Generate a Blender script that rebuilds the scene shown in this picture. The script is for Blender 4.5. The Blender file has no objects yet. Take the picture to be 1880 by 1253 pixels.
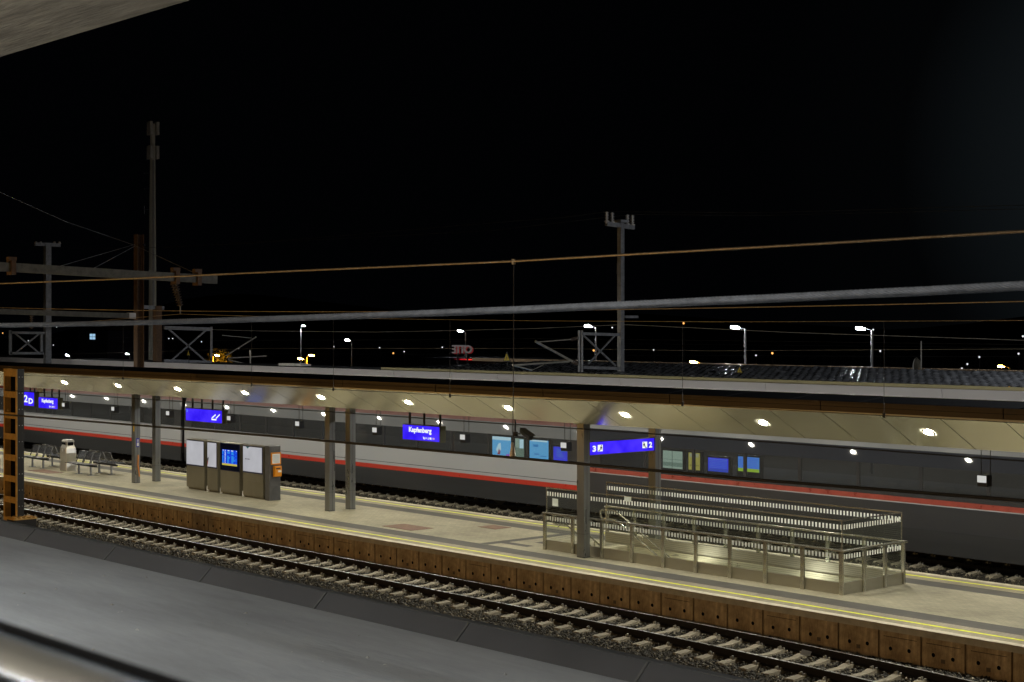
import bpy, math, random
import numpy as np
from mathutils import Vector, Matrix
random.seed(7); rng = np.random.default_rng(7)
R = math.radians
SC = bpy.context.scene
COL = SC.collection
# ---------------------------------------------------------------- camera model (photo pixels 1880 x 1253)
FPX, CX, HY, CAMZ, HEAD = 2909.0, 940.0, 600.0, 6.0, 48.25
def _ang(px):
    th = math.atan((px - CX) / FPX); return th, R(HEAD) - th
def P(px, py, d):                    # sight line met at lateral distance d from the camera
    th, ph = _ang(px); Z = d * math.cos(th) / math.cos(ph)
    return Vector((-d * math.tan(ph), d, CAMZ - (py - HY) / FPX * Z))
def PS(px, py, s):                   # ... met at distance s along the track
    th, ph = _ang(px); return P(px, py, s / math.tan(ph))
def G(px, py, z=0.0):                # ... met on the level z
    th, ph = _ang(px); Z = (CAMZ - z) * FPX / (py - HY); d = Z * math.cos(ph) / math.cos(th)
    return Vector((-d * math.tan(ph), d, z))
# ---------------------------------------------------------------- materials
MATS = {}
def nd(nt, t, **k):
    n = nt.nodes.new(t)
    for a, v in k.items():
        if a in n.inputs.keys() if hasattr(n.inputs, 'keys') else False: n.inputs[a].default_value = v
        else: setattr(n, a, v)
    return n
def newmat(name):
    m = bpy.data.materials.new(name); m.use_nodes = True
    nt = m.node_tree; nt.nodes.clear()
    out = nt.nodes.new('ShaderNodeOutputMaterial'); MATS[name] = m
    return m, nt, out
def c4(c): return (c[0], c[1], c[2], 1.0)
def mat(name, base, rough=.6, metal=0.0, var=.25, scale=3.0, bump=0.0, bscale=40.0, stretch=(1, 1, 1), spec=.5, dirt=None, rvar=.1):
    if name in MATS: return MATS[name]
    m, nt, out = newmat(name)
    p = nd(nt, 'ShaderNodeBsdfPrincipled'); p.inputs['Metallic'].default_value = metal
    p.inputs['Specular IOR Level'].default_value = spec
    tc = nd(nt, 'ShaderNodeTexCoord'); mp = nd(nt, 'ShaderNodeMapping'); mp.inputs['Scale'].default_value = stretch
    nt.links.new(tc.outputs['Object'], mp.inputs['Vector'])
    n = nd(nt, 'ShaderNodeTexNoise'); n.inputs['Scale'].default_value = scale; n.inputs['Detail'].default_value = 8; n.inputs['Roughness'].default_value = .65
    nt.links.new(mp.outputs[0], n.inputs['Vector'])
    r = nd(nt, 'ShaderNodeValToRGB')
    lo = dirt if dirt else tuple(max(0, x * (1 - var)) for x in base); hi = tuple(min(1, x * (1 + var * .7)) for x in base)
    r.color_ramp.elements[0].position = .3; r.color_ramp.elements[0].color = c4(lo)
    r.color_ramp.elements[1].position = .7; r.color_ramp.elements[1].color = c4(hi)
    nt.links.new(n.outputs['Fac'], r.inputs['Fac']); nt.links.new(r.outputs['Color'], p.inputs['Base Color'])
    mr = nd(nt, 'ShaderNodeMapRange'); mr.inputs['To Min'].default_value = max(.02, rough - rvar); mr.inputs['To Max'].default_value = min(1, rough + rvar)
    nt.links.new(n.outputs['Fac'], mr.inputs['Value']); nt.links.new(mr.outputs[0], p.inputs['Roughness'])
    if bump:
        n2 = nd(nt, 'ShaderNodeTexNoise'); n2.inputs['Scale'].default_value = bscale; n2.inputs['Detail'].default_value = 5
        nt.links.new(mp.outputs[0], n2.inputs['Vector'])
        b = nd(nt, 'ShaderNodeBump'); b.inputs['Strength'].default_value = bump; b.inputs['Distance'].default_value = .02
        nt.links.new(n2.outputs['Fac'], b.inputs['Height']); nt.links.new(b.outputs[0], p.inputs['Normal'])
    nt.links.new(p.outputs[0], out.inputs[0]); return m
def emis(name, col, st):
    if name in MATS: return MATS[name]
    m, nt, out = newmat(name)
    e = nd(nt, 'ShaderNodeEmission'); e.inputs[0].default_value = c4(col); e.inputs[1].default_value = st
    nt.links.new(e.outputs[0], out.inputs[0]); return m

M_soffit = mat('soffit_metal', (.78, .76, .62), .2, .72, .012, .35, 0, rvar=.008)
M_fascia = mat('fascia_coated', (.115, .08, .042), .5, .2, .25, 1.5, stretch=(.3, 1, 3))
M_trim = mat('edge_trim', (.62, .60, .52), .4, .6, .1)
M_roofdark = mat('roof_membrane', (.012, .013, .016), .8, 0, .4, 2, spec=.2)
M_colm = mat('column_paint', (.21, .215, .21), .3, .7, .15, 3, stretch=(1, 1, .2))
M_steel = mat('stainless', (.50, .49, .42), .24, .88, .03, 5, stretch=(1, 1, .15))
M_steelp = mat('stainless_panel', (.36, .345, .28), .3, .72, .05, 4, stretch=(.3, 1, 2), rvar=.02)
M_dark = mat('dark_steel', (.02, .02, .022), .5, .3, .3)
M_black = mat('black_void', (.004, .004, .005), .9, 0, .1, spec=.1)
M_galv = mat('galvanised', (.25, .26, .28), .5, .6, .35, 6)
M_rust = mat('painted_beam', (.15, .085, .045), .6, .1, .4, 8, bump=.2)
M_conc = mat('pale_concrete', (.36, .34, .28), .85, 0, .35, 6, bump=.3, bscale=60)
M_sleeper = mat('sleeper_concrete', (.25, .222, .165), .85, 0, .4, 9, bump=.4, bscale=50)
M_clip = mat('clip_steel', (.42, .42, .40), .4, .8, .3, 20)
M_railside = mat('rail_rust_shaded', (.008, .006, .005), .8, .1, .4, 10)  # rusty sides, taken near black to hold the shade on them
M_railtop = mat('rail_head', (.55, .55, .56), .28, .95, .15, 6)
M_white = mat('white_paint', (.75, .75, .74), .4, 0, .08, 2)
M_wire = mat('wire_metal', (.5, .42, .3), .45, .7, .3, 30)
M_cont = mat('contact_wire', (.03, .03, .03), .6, .3, .2)
M_cable = mat('steel_rope', (.055, .056, .06), .55, .3, .5, 40)
M_ins = mat('insulator', (.5, .5, .5), .3, 0, .2)
M_insd = mat('insulator_brown', (.10, .08, .07), .2, 0, .2)

def paving(name, base, bw, bh, mortar=.006, mdark=.68, var=.1):
    m, nt, out = newmat(name)
    p = nd(nt, 'ShaderNodeBsdfPrincipled'); p.inputs['Roughness'].default_value = .72
    tc = nd(nt, 'ShaderNodeTexCoord')
    b = nd(nt, 'ShaderNodeTexBrick'); b.inputs['Scale'].default_value = 1
    b.inputs['Brick Width'].default_value = bw; b.inputs['Row Height'].default_value = bh; b.inputs['Mortar Size'].default_value = mortar
    b.inputs['Color1'].default_value = c4([x * (1 - var) for x in base]); b.inputs['Color2'].default_value = c4([x * (1 + var) for x in base])
    b.inputs['Mortar'].default_value = c4([x * mdark for x in base])
    nt.links.new(tc.outputs['Object'], b.inputs['Vector'])
    n = nd(nt, 'ShaderNodeTexNoise'); n.inputs['Scale'].default_value = .35; n.inputs['Detail'].default_value = 9; n.inputs['Roughness'].default_value = .7
    nt.links.new(tc.outputs['Object'], n.inputs['Vector'])
    rr = nd(nt, 'ShaderNodeValToRGB'); rr.color_ramp.elements[0].position = .3; rr.color_ramp.elements[0].color = (.5, .49, .47, 1)  # random stains, contrast deepened to suggest pools of light and dim patches
    rr.color_ramp.elements[1].position = .68; rr.color_ramp.elements[1].color = (1.08, 1.05, 1.0, 1)
    nt.links.new(n.outputs['Fac'], rr.inputs['Fac'])
    mx = nd(nt, 'ShaderNodeMix', data_type='RGBA', blend_type='MULTIPLY'); mx.inputs[0].default_value = 1
    nt.links.new(b.outputs['Color'], mx.inputs[6]); nt.links.new(rr.outputs['Color'], mx.inputs[7])
    nt.links.new(mx.outputs[2], p.inputs['Base Color'])
    nt.links.new(p.outputs[0], out.inputs[0]); return m
M_pave = paving('platform_pavers', (.32, .30, .215), .2, .1)
M_pave2 = paving('edge_pavers', (.27, .245, .19), .1, .2)
M_pdark = paving('dark_guide_pavers', (.065, .062, .055), .3, .3)
M_kerb = mat('kerb_stone', (.44, .40, .31), .8, 0, .25, 4, bump=.2)
M_yel = mat('yellow_line_paint', (.60, .64, .015), .6, 0, .2, 6)
M_cover = mat('rusty_cover', (.16, .09, .06), .7, .2, .4, 6)

def panel_mat():                      # board marked, streaky concrete
    m, nt, out = newmat('wall_concrete')
    p = nd(nt, 'ShaderNodeBsdfPrincipled'); p.inputs['Roughness'].default_value = .9
    tc = nd(nt, 'ShaderNodeTexCoord')
    def noise(sc, st, det=8):
        mp = nd(nt, 'ShaderNodeMapping'); mp.inputs['Scale'].default_value = st
        nt.links.new(tc.outputs['Object'], mp.inputs[0])
        n = nd(nt, 'ShaderNodeTexNoise'); n.inputs['Scale'].default_value = sc; n.inputs['Detail'].default_value = det; n.inputs['Roughness'].default_value = .7
        nt.links.new(mp.outputs[0], n.inputs['Vector']); return n
    a = noise(2.2, (3.5, 1, .5)); b = noise(7, (1, 1, 1)); d = noise(1.1, (1, 1, .2))
    r1 = nd(nt, 'ShaderNodeValToRGB'); r1.color_ramp.elements[0].position = .3; r1.color_ramp.elements[0].color = (.33, .24, .135, 1)
    r1.color_ramp.elements[1].position = .72; r1.color_ramp.elements[1].color = (.80, .61, .37, 1)
    nt.links.new(a.outputs[0], r1.inputs[0])
    r2 = nd(nt, 'ShaderNodeValToRGB'); r2.color_ramp.elements[0].position = .25; r2.color_ramp.elements[0].color = (.45, .42, .38, 1)
    r2.color_ramp.elements[1].position = .6; r2.color_ramp.elements[1].color = (1, 1, 1, 1); nt.links.new(b.outputs[0], r2.inputs[0])
    r3 = nd(nt, 'ShaderNodeValToRGB'); r3.color_ramp.elements[0].position = .33; r3.color_ramp.elements[0].color = (.55, .5, .45, 1)
    r3.color_ramp.elements[1].position = .55; r3.color_ramp.elements[1].color = (1, 1, 1, 1); nt.links.new(d.outputs[0], r3.inputs[0])
    m1 = nd(nt, 'ShaderNodeMix', data_type='RGBA', blend_type='MULTIPLY'); m1.inputs[0].default_value = .85
    m2 = nd(nt, 'ShaderNodeMix', data_type='RGBA', blend_type='MULTIPLY'); m2.inputs[0].default_value = .8
    nt.links.new(r1.outputs[0], m1.inputs[6]); nt.links.new(r2.outputs[0], m1.inputs[7])
    nt.links.new(m1.outputs[2], m2.inputs[6]); nt.links.new(r3.outputs[0], m2.inputs[7]); nt.links.new(m2.outputs[2], p.inputs['Base Color'])
    bp = nd(nt, 'ShaderNodeBump'); bp.inputs['Strength'].default_value = .35; bp.inputs['Distance'].default_value = .01
    nt.links.new(b.outputs[0], bp.inputs['Height']); nt.links.new(bp.outputs[0], p.inputs['Normal'])
    nt.links.new(p.outputs[0], out.inputs[0]); return m
M_wall = panel_mat()

def stone_mat():
    m, nt, out = newmat('ballast_stone')
    p = nd(nt, 'ShaderNodeBsdfPrincipled'); p.inputs['Roughness'].default_value = .85
    g = nd(nt, 'ShaderNodeNewGeometry'); r = nd(nt, 'ShaderNodeValToRGB')
    e = r.color_ramp.elements; e[0].color = (.012, .011, .009, 1); e[1].color = (.34, .30, .22, 1)
    x = e.new(.6); x.color = (.04, .035, .025, 1); x = e.new(.9); x.color = (.10, .088, .06, 1)
    nt.links.new(g.outputs['Random Per Island'], r.inputs[0]); nt.links.new(r.outputs[0], p.inputs['Base Color'])
    nt.links.new(p.outputs[0], out.inputs[0]); return m
M_stone = stone_mat()

def glass_print():                    # clear glass with printed fine lines and two rows of ticks
    m, nt, out = newmat('printed_glass')
    tc = nd(nt, 'ShaderNodeTexCoord'); sp = nd(nt, 'ShaderNodeSeparateXYZ'); nt.links.new(tc.outputs['Object'], sp.inputs[0])
    def M(op, a, b=None, c=None):
        n = nd(nt, 'ShaderNodeMath', operation=op)
        for i, v in enumerate((a, b, c)):
            if v is None: continue
            if isinstance(v, (int, float)): n.inputs[i].default_value = v
            else: nt.links.new(v, n.inputs[i])
        return n.outputs[0]
    z = sp.outputs[2]; xy = M('ADD', sp.outputs[0], sp.outputs[1])
    tick = M('LESS_THAN', M('FRACT', M('MULTIPLY', xy, 1 / .098)), .5)
    def band(lo, hi): return M('MULTIPLY', M('GREATER_THAN', z, lo), M('LESS_THAN', z, hi))
    bands = M('MAXIMUM', band(1.455, 1.565), band(.795, .90))
    ticks = M('MULTIPLY', tick, bands)
    line = M('MULTIPLY', M('LESS_THAN', M('FRACT', M('MULTIPLY', z, 1 / .046)), .22), M('SUBTRACT', 1.0, M('MAXIMUM', bands, band(1.46, 1.7))))
    tr = nd(nt, 'ShaderNodeBsdfTransparent'); tr.inputs[0].default_value = (.90, .93, .90, 1)
    gl = nd(nt, 'ShaderNodeBsdfGlossy'); gl.inputs['Roughness'].default_value = .03; gl.inputs[0].default_value = (1, 1, 1, 1)
    fr = nd(nt, 'ShaderNodeFresnel'); fr.inputs[0].default_value = 1.35
    g1 = nd(nt, 'ShaderNodeMixShader'); nt.links.new(M('MULTIPLY', fr.outputs[0], .55), g1.inputs[0]); nt.links.new(tr.outputs[0], g1.inputs[1]); nt.links.new(gl.outputs[0], g1.inputs[2])
    df = nd(nt, 'ShaderNodeBsdfDiffuse'); df.inputs[0].default_value = (.22, .22, .18, 1)
    g2 = nd(nt, 'ShaderNodeMixShader'); nt.links.new(M('MULTIPLY', line, .36), g2.inputs[0]); nt.links.new(g1.outputs[0], g2.inputs[1]); nt.links.new(df.outputs[0], g2.inputs[2])
    wh = nd(nt, 'ShaderNodeBsdfDiffuse'); wh.inputs[0].default_value = (.95, .97, .92, 1)
    tl = nd(nt, 'ShaderNodeBsdfTranslucent'); tl.inputs[0].default_value = (.95, .97, .92, 1)
    w2 = nd(nt, 'ShaderNodeMixShader'); w2.inputs[0].default_value = .5; nt.links.new(wh.outputs[0], w2.inputs[1]); nt.links.new(tl.outputs[0], w2.inputs[2])
    g3 = nd(nt, 'ShaderNodeMixShader'); nt.links.new(ticks, g3.inputs[0]); nt.links.new(g2.outputs[0], g3.inputs[1]); nt.links.new(w2.outputs[0], g3.inputs[2])
    nt.links.new(g3.outputs[0], out.inputs[0]); return m
M_glass = glass_print()
def tint_glass(name, tint, spec=.6, rough=.05):
    m, nt, out = newmat(name)
    tr = nd(nt, 'ShaderNodeBsdfTransparent'); tr.inputs[0].default_value = c4(tint)
    gl = nd(nt, 'ShaderNodeBsdfGlossy'); gl.inputs['Roughness'].default_value = rough
    fr = nd(nt, 'ShaderNodeFresnel'); fr.inputs[0].default_value = 1.45
    mu = nd(nt, 'ShaderNodeMath', operation='MULTIPLY'); mu.inputs[1].default_value = spec; nt.links.new(fr.outputs[0], mu.inputs[0])
    df = nd(nt, 'ShaderNodeBsdfDiffuse'); df.inputs[0].default_value = (.10, .105, .11, 1); m0 = nd(nt, 'ShaderNodeMixShader'); m0.inputs[0].default_value = .3; nt.links.new(tr.outputs[0], m0.inputs[1]); nt.links.new(df.outputs[0], m0.inputs[2])
    mx = nd(nt, 'ShaderNodeMixShader'); nt.links.new(mu.outputs[0], mx.inputs[0]); nt.links.new(m0.outputs[0], mx.inputs[1]); nt.links.new(gl.outputs[0], mx.inputs[2])
    nt.links.new(mx.outputs[0], out.inputs[0]); return m
M_trainglass = tint_glass('tinted_window', (.30, .33, .34), .8)
# ---------------------------------------------------------------- mesh builder
class MB:
    def __init__(s): s.v = []; s.f = []; s.m = []; s.sm = []
    def add(s, vs, fs, mi=0, smooth=False):
        o = len(s.v); s.v += [tuple(v) for v in vs]
        for f in fs: s.f.append(tuple(i + o for i in f)); s.m.append(mi); s.sm.append(smooth)
        return s
    def box(s, x0, x1, y0, y1, z0, z1, mi=0):
        return s.hexa([(x0, y0, z0), (x1, y0, z0), (x1, y1, z0), (x0, y1, z0), (x0, y0, z1), (x1, y0, z1), (x1, y1, z1), (x0, y1, z1)], mi)
    def hexa(s, vs, mi=0):
        return s.add(vs, [(0, 3, 2, 1), (4, 5, 6, 7), (0, 1, 5, 4), (1, 2, 6, 5), (2, 3, 7, 6), (3, 0, 4, 7)], mi)
    def cbox(s, c, sz, mi=0, M=None):
        hx, hy, hz = sz[0] / 2, sz[1] / 2, sz[2] / 2
        vs = [Vector(v) for v in ((-hx, -hy, -hz), (hx, -hy, -hz), (hx, hy, -hz), (-hx, hy, -hz), (-hx, -hy, hz), (hx, -hy, hz), (hx, hy, hz), (-hx, hy, hz))]
        if M: vs = [M @ v for v in vs]
        return s.hexa([v + Vector(c) for v in vs], mi)
    def bar(s, a, b, w, h=None, mi=0):            # rectangular bar from a to b
        a, b = Vector(a), Vector(b); h = h or w; t = (b - a).normalized()
        u = t.cross(Vector((0, 0, 1)));  u = Vector((1, 0, 0)) if u.length < 1e-4 else u.normalized(); n = u.cross(t)
        vs = [q + u * (i * w / 2) + n * (j * h / 2) for q in (a, b) for i, j in ((-1, -1), (1, -1), (1, 1), (-1, 1))]
        return s.add(vs, [(0, 1, 2, 3), (7, 6, 5, 4), (0, 4, 5, 1), (1, 5, 6, 2), (2, 6, 7, 3), (3, 7, 4, 0)], mi)
    def tube(s, pts, r, n=8, mi=0, cap=True):
        pts = [Vector(p) for p in pts]; rings = []
        rs = r if isinstance(r, (list, tuple)) else [r] * len(pts)
        ref = None
        for i, p in enumerate(pts):
            t = (pts[min(i + 1, len(pts) - 1)] - pts[max(i - 1, 0)]).normalized()
            if ref is None:
                ref = Vector((0, 0, 1)) if abs(t.z) < .9 else Vector((1, 0, 0))
            u = t.cross(ref).normalized(); ref2 = u.cross(t).normalized(); ref = ref2
            rings.append([p + (u * math.cos(a) + ref2 * math.sin(a)) * rs[i] for a in [2 * math.pi * k / n for k in range(n)]])
        vs = [v for q in rings for v in q]; fs = []
        for i in range(len(pts) - 1):
            for k in range(n): fs.append((i * n + k, i * n + (k + 1) % n, (i + 1) * n + (k + 1) % n, (i + 1) * n + k))
        s.add(vs, fs, mi, True)
        if cap: s.add(rings[0], [tuple(range(n))[::-1]], mi); s.add(rings[-1], [tuple(range(n))], mi)
        return s
    def lathe(s, c, prof, n=16, mi=0):
        vs = []; fs = []
        for r, z in prof: vs += [(c[0] + r * math.cos(2 * math.pi * k / n), c[1] + r * math.sin(2 * math.pi * k / n), c[2] + z) for k in range(n)]
        for i in range(len(prof) - 1):
            for k in range(n): fs.append((i * n + k, i * n + (k + 1) % n, (i + 1) * n + (k + 1) % n, (i + 1) * n + k))
        return s.add(vs, fs, mi, True)
    def prism(s, prof, x0, x1, mi=0):              # profile in (y,z) extruded along x
        n = len(prof); vs = [(x0, y, z) for y, z in prof] + [(x1, y, z) for y, z in prof]
        return s.add(vs, [tuple(range(n)), tuple(range(2 * n - 1, n - 1, -1))] + [(i, i + n, (i + 1) % n + n, (i + 1) % n) for i in range(n)], mi)
    def build(s, name, mats, parent=None, loc=None, bevel=0):
        me = bpy.data.meshes.new(name)
        off = Vector(parent['_w']) if parent is not None and '_w' in parent else (Vector(loc) if loc is not None else Vector())
        me.from_pydata([(v[0] - off[0], v[1] - off[1], v[2] - off[2]) for v in s.v], [], s.f)
        for m in (mats if isinstance(mats, (list, tuple)) else [mats]): me.materials.append(m)
        me.polygons.foreach_set('material_index', s.m); me.polygons.foreach_set('use_smooth', s.sm); me.update()
        o = bpy.data.objects.new(name, me); COL.objects.link(o)
        if parent is not None: o.parent = parent; o['_w'] = list(off)
        else: o.location = off
        if bevel:
            b = o.modifiers.new('bevel', 'BEVEL'); b.width = bevel; b.segments = 2; b.limit_method = 'ANGLE'
        return o
def tag(o, label, cat, group=None):
    o['label'] = label; o['category'] = cat
    if group: o['group'] = group
    return o
def thing(name, label, cat, loc, group=None):
    o = bpy.data.objects.new(name, None); COL.objects.link(o); o.location = loc; o['_w'] = list(loc)
    return tag(o, label, cat, group)
def struct(o, kind='structure'): o['kind'] = kind; return o
def dup(root, loc, label=None, group=None):
    r = root.copy(); COL.objects.link(r); r.location = loc
    if label: r['label'] = label
    if group: r['group'] = group
    for ch in list(root.children):
        c = ch.copy(); COL.objects.link(c); c.parent = r
        for g in ch.children:
            e = g.copy(); COL.objects.link(e); e.parent = c
    return r
def text_geo(body, size, bold=0.0):
    cu = bpy.data.curves.new('txt', 'FONT'); cu.body = body; cu.size = size; cu.offset = bold; cu.resolution_u = 3
    o = bpy.data.objects.new('txt', cu); COL.objects.link(o)
    dg = bpy.context.evaluated_depsgraph_get(); dg.update()
    me = bpy.data.meshes.new_from_object(o.evaluated_get(dg))
    vs = [v.co.copy() for v in me.vertices]; fs = [tuple(p.vertices) for p in me.polygons]
    bpy.data.objects.remove(o); bpy.data.curves.remove(cu); bpy.data.meshes.remove(me)
    return vs, fs
def put_text(mb, body, size, org, U, W, xs=1.0, mi=0, bold=0.0, fit=None):
    vs, fs = text_geo(body, size, bold); U, W = Vector(U), Vector(W)
    x0 = min(v.x for v in vs); x1 = max(v.x for v in vs)
    if fit: xs = fit / (x1 - x0)
    mb.add([Vector(org) + U * ((v.x - x0) * xs) + W * v.y for v in vs], fs, mi)
def rect(mb, org, U, W, u0, u1, w0, w1, mi=0):
    O, U, W = Vector(org), Vector(U), Vector(W)
    mb.add([O + U * u0 + W * w0, O + U * u1 + W * w0, O + U * u1 + W * w1, O + U * u0 + W * w1], [(0, 1, 2, 3)], mi)
def poly(mb, org, U, W, pts, mi=0):
    O, U, W = Vector(org), Vector(U), Vector(W)
    mb.add([O + U * a + W * b for a, b in pts], [tuple(range(len(pts)))], mi)
def thickline(mb, org, U, W, p, q, w, mi=0):
    p, q = Vector(p), Vector(q); t = (q - p).normalized(); n = Vector((-t.y, t.x)) * w / 2
    poly(mb, org, U, W, [p + n, p - n, q - n, q + n][::-1], mi)

# ================================================================ SETTING
S0, S1 = 4.0, 98.0                      # reach of the station along the track
gb = MB(); gb.add([(-900, -300, -.95), (400, -300, -.95), (400, 1200, -.95), (-900, 1200, -.95)], [(0, 1, 2, 3)])
M_ground = mat('ground_earth', (.03, .028, .022), .95, 0, .4, .5)
struct(gb.build('ground', M_ground))
# --- ballast beds
M_bed = mat('ballast_bed', (.018, .016, .012), .95, 0, .6, 14, bump=1.0, bscale=30)
def toff(s): return -.5 * max(0, (24 - s) / 8) ** 2 if s < 24 else 0.0
b = MB(); b.prism([(8.0, -.94), (27.0, -.94), (27.0, -.73), (22.2, -.73), (21.6, -.85), (8.0, -.85)][::-1], -S1, -S0)
struct(b.build('track_bed', M_bed))
b = MB(); b.prism([(33.6, -.94), (41.0, -.94), (41.0, -.73), (33.6, -.73)][::-1], -S1, -S0)
struct(b.build('track_bed', M_bed))
# --- loose stones
def stones(name, spec, d0, d1, cen, half, dens_z=-.735):
    base = np.array([(1, 0, 0), (-1, 0, 0), (0, 1, 0), (0, -1, 0), (0, 0, 1), (0, 0, -1)], float)
    tri = np.array([(0, 2, 4), (2, 1, 4), (1, 3, 4), (3, 0, 4), (2, 0, 5), (1, 2, 5), (3, 1, 5), (0, 3, 5)])
    V = []; 
    for sa, sb, dens in spec:
        n = int((sb - sa) * (d1 - d0) * dens); s = rng.uniform(sa, sb, n); d = rng.uniform(d0, d1, n)
        off = np.where(s < 24, -.5 * (np.maximum(0, 24 - s) / 8) ** 2, 0)
        onsl = (np.abs((s / .6) % 1 - .5) < .24) & (np.abs(d - cen - off * (cen < 30)) < half)
        keep = ~onsl; s, d = s[keep], d[keep]; n = len(s)
        size = rng.uniform(.017, .042, n) * np.where(s > 50, 1.4, 1)
        j = base[None] * size[:, None, None] * rng.uniform(.6, 1.35, (n, 6, 3)) + rng.normal(0, .25, (n, 6, 3)) * size[:, None, None]
        a = rng.uniform(0, 6.28, n); ca, sn = np.cos(a)[:, None], np.sin(a)[:, None]
        x = j[..., 0] * ca - j[..., 1] * sn; y = j[..., 0] * sn + j[..., 1] * ca
        z = dens_z + rng.uniform(0, .045, n)
        V.append(np.stack([x - s[:, None], y + d[:, None], j[..., 2] * .8 + z[:, None]], -1).reshape(-1, 3))
    V = np.concatenate(V); n = len(V) // 6
    F = (tri[None] + 6 * np.arange(n)[:, None, None]).reshape(-1, 3)
    me = bpy.data.meshes.new(name); me.vertices.add(len(V)); me.vertices.foreach_set('co', V.astype('f').ravel())
    me.loops.add(F.size); me.loops.foreach_set('vertex_index', F.ravel().astype('i'))
    me.polygons.add(len(F)); me.polygons.foreach_set('loop_start', np.arange(0, F.size, 3, dtype='i'))
    me.update(calc_edges=True); me.materials.append(M_stone)
    o = bpy.data.objects.new(name, me); COL.objects.link(o); o['kind'] = 'stuff'; return o
stones('ballast_stones', [(12, 34, 420), (34, 52, 230), (52, 80, 90)], 22.0, 26.88, 25.38, 1.3)
stones('ballast_stones', [(18, 45, 170), (45, 76, 90)], 36.0, 38.3, 39.0, 1.3)
# --- platform with the stairwell hole
PD0, PD1 = 26.95, 33.17
H0, H1, HD0, HD1 = 21.62, 30.6, 29.2, 31.28
pb = MB()
def pave(mb, s0, s1, d0, d1, z=0.0, mi=0): mb.add([(-s1, d0, z), (-s0, d0, z), (-s0, d1, z), (-s1, d1, z)], [(0, 1, 2, 3)], mi)
D = [27.12, 27.88, 28.52, 31.6, 32.24, 33.0]
pave(pb, S0, S1, PD0 - .04, D[0], 0, 2); pave(pb, S0, S1, D[5], PD1 + .04, 0, 2)
pave(pb, S0, S1, D[0], D[1], 0, 1); pave(pb, S0, S1, D[4], D[5], 0, 1)
pave(pb, S0, S1, D[1], D[2], 0, 3); pave(pb, S0, S1, D[3], D[4], 0, 3)
for a, bb_, c, e in ((S0, H0, D[2], D[3]), (H1, S1, D[2], D[3]), (H0, H1, D[2], HD0), (H0, H1, HD1, D[3])): pave(pb, a, bb_, c, e)
for y0, y1 in ((PD0 - .04, PD0 + .06), (PD1 - .06, PD1 + .04)): pb.box(-S1, -S0, y0, y1, -.14, -.004, 2)
pb.box(-S1, -S0, PD1 - .1, PD1 - .02, -.9, -.15, 2)
struct(pb.build('platform', [M_pave, M_pave2, M_kerb, M_pdark]))
for y in (27.45, 32.65):
    b = MB(); pave(b, S0, S1, y - .05, y + .05, .004); struct(b.build('platform_line', M_yel))
b = MB(); pave(b, 32.95, 33.3, D[2], D[3], .004); pave(b, 31.9, 33.0, 29.0, 29.3, .004); struct(b.build('guide_strip', M_pdark))
b = MB(); pave(b, 31.4, 32.4, 29.75, 30.2, .004); struct(b.build('guide_strip', M_pdark))
# --- platform wall made of 1 m panels
wl = thing('platform_wall', 'long low platform wall of brown stained concrete panels with round holes beside the near track', 'wall', (-45, 26.95, -.9))
PITCH = 1.0
proto = None
for i in range(6):
    mb = MB(); w = PITCH - .045; h0, h1 = -.9, -.145
    # front face with two round recesses
    zc = [-.47 + random.uniform(-.02, .02), -.47 + random.uniform(-.02, .02)]; r = .042; n = 10
    y = 26.95
    for cx, half in ((w * .27, 0), (w * .73, 1)):
        x0, x1 = (0, w / 2) if half == 0 else (w / 2, w)
        ring = [(cx + r * math.cos(2 * math.pi * k / n), y, zc[half] + r * math.sin(2 * math.pi * k / n)) for k in range(n)]
        sq = []
        for k in range(n):
            a = 2 * math.pi * k / n; ca, sa = math.cos(a), math.sin(a)
            tx = ((x1 - cx) if ca > 0 else (x0 - cx)) / ca if abs(ca) > 1e-6 else 1e9
            tz = ((h1 - zc[half]) if sa > 0 else (h0 - zc[half])) / sa if abs(sa) > 1e-6 else 1e9
            t = min(tx, tz); sq.append((cx + t * ca, y, zc[half] + t * sa))
        # corners
        cor = [(x1, y, h1), (x0, y, h1), (x0, y, h0), (x1, y, h0)]
        mb.add(ring + sq, [(k, (k + 1) % n, n + (k + 1) % n, n + k) for k in range(n)])
        def angof(p): return math.atan2(p[2] - zc[half], p[0] - cx) % (2 * math.pi)
        for c in cor:
            k = int(angof(c) / (2 * math.pi / n)) % n
            mb.add([sq[k], c, sq[(k + 1) % n]], [(0, 1, 2)])
        back = [(p[0], y + .07, p[2]) for p in ring]
        mb.add(ring + back, [(k, n + k, n + (k + 1) % n, (k + 1) % n) for k in range(n)], 1); mb.add(back, [tuple(range(n))], 1)
    mb.add([(0, y, h0), (0, y, h1), (0, y + .1, h1), (0, y + .1, h0), (w, y, h0), (w, y, h1), (w, y + .1, h1), (w, y + .1, h0)], [(0, 1, 2, 3), (7, 6, 5, 4), (1, 5, 6, 2)])
    if i % 2: rect(mb, (0, y - .003, 0), (1, 0, 0), (0, 0, 1), w * .45, w * .55, -.60, -.52, 2)
    if i % 3 == 1: mb.box(w * .1, w * .92, y - .006, y, -.255, -.247, 1)
    me_o = mb.build('wall_panel', [M_wall, M_black, mat('panel_patch', (.12, .09, .06), .9)])
    me = me_o.data; bpy.data.objects.remove(me_o)
    proto = (proto or []) + [me]
for k in range(80):
    s = 14 + k * PITCH
    o = bpy.data.objects.new('wall_panel', proto[rng.integers(0, 6)]); COL.objects.link(o); o.parent = wl
    o.location = (-s - wl.location.x, -wl.location.y, -wl.location.z)
b = MB(); b.box(-95, -S0, 27.055, 27.1, -.9, -.15); b.build('backing', M_black, wl)
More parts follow.
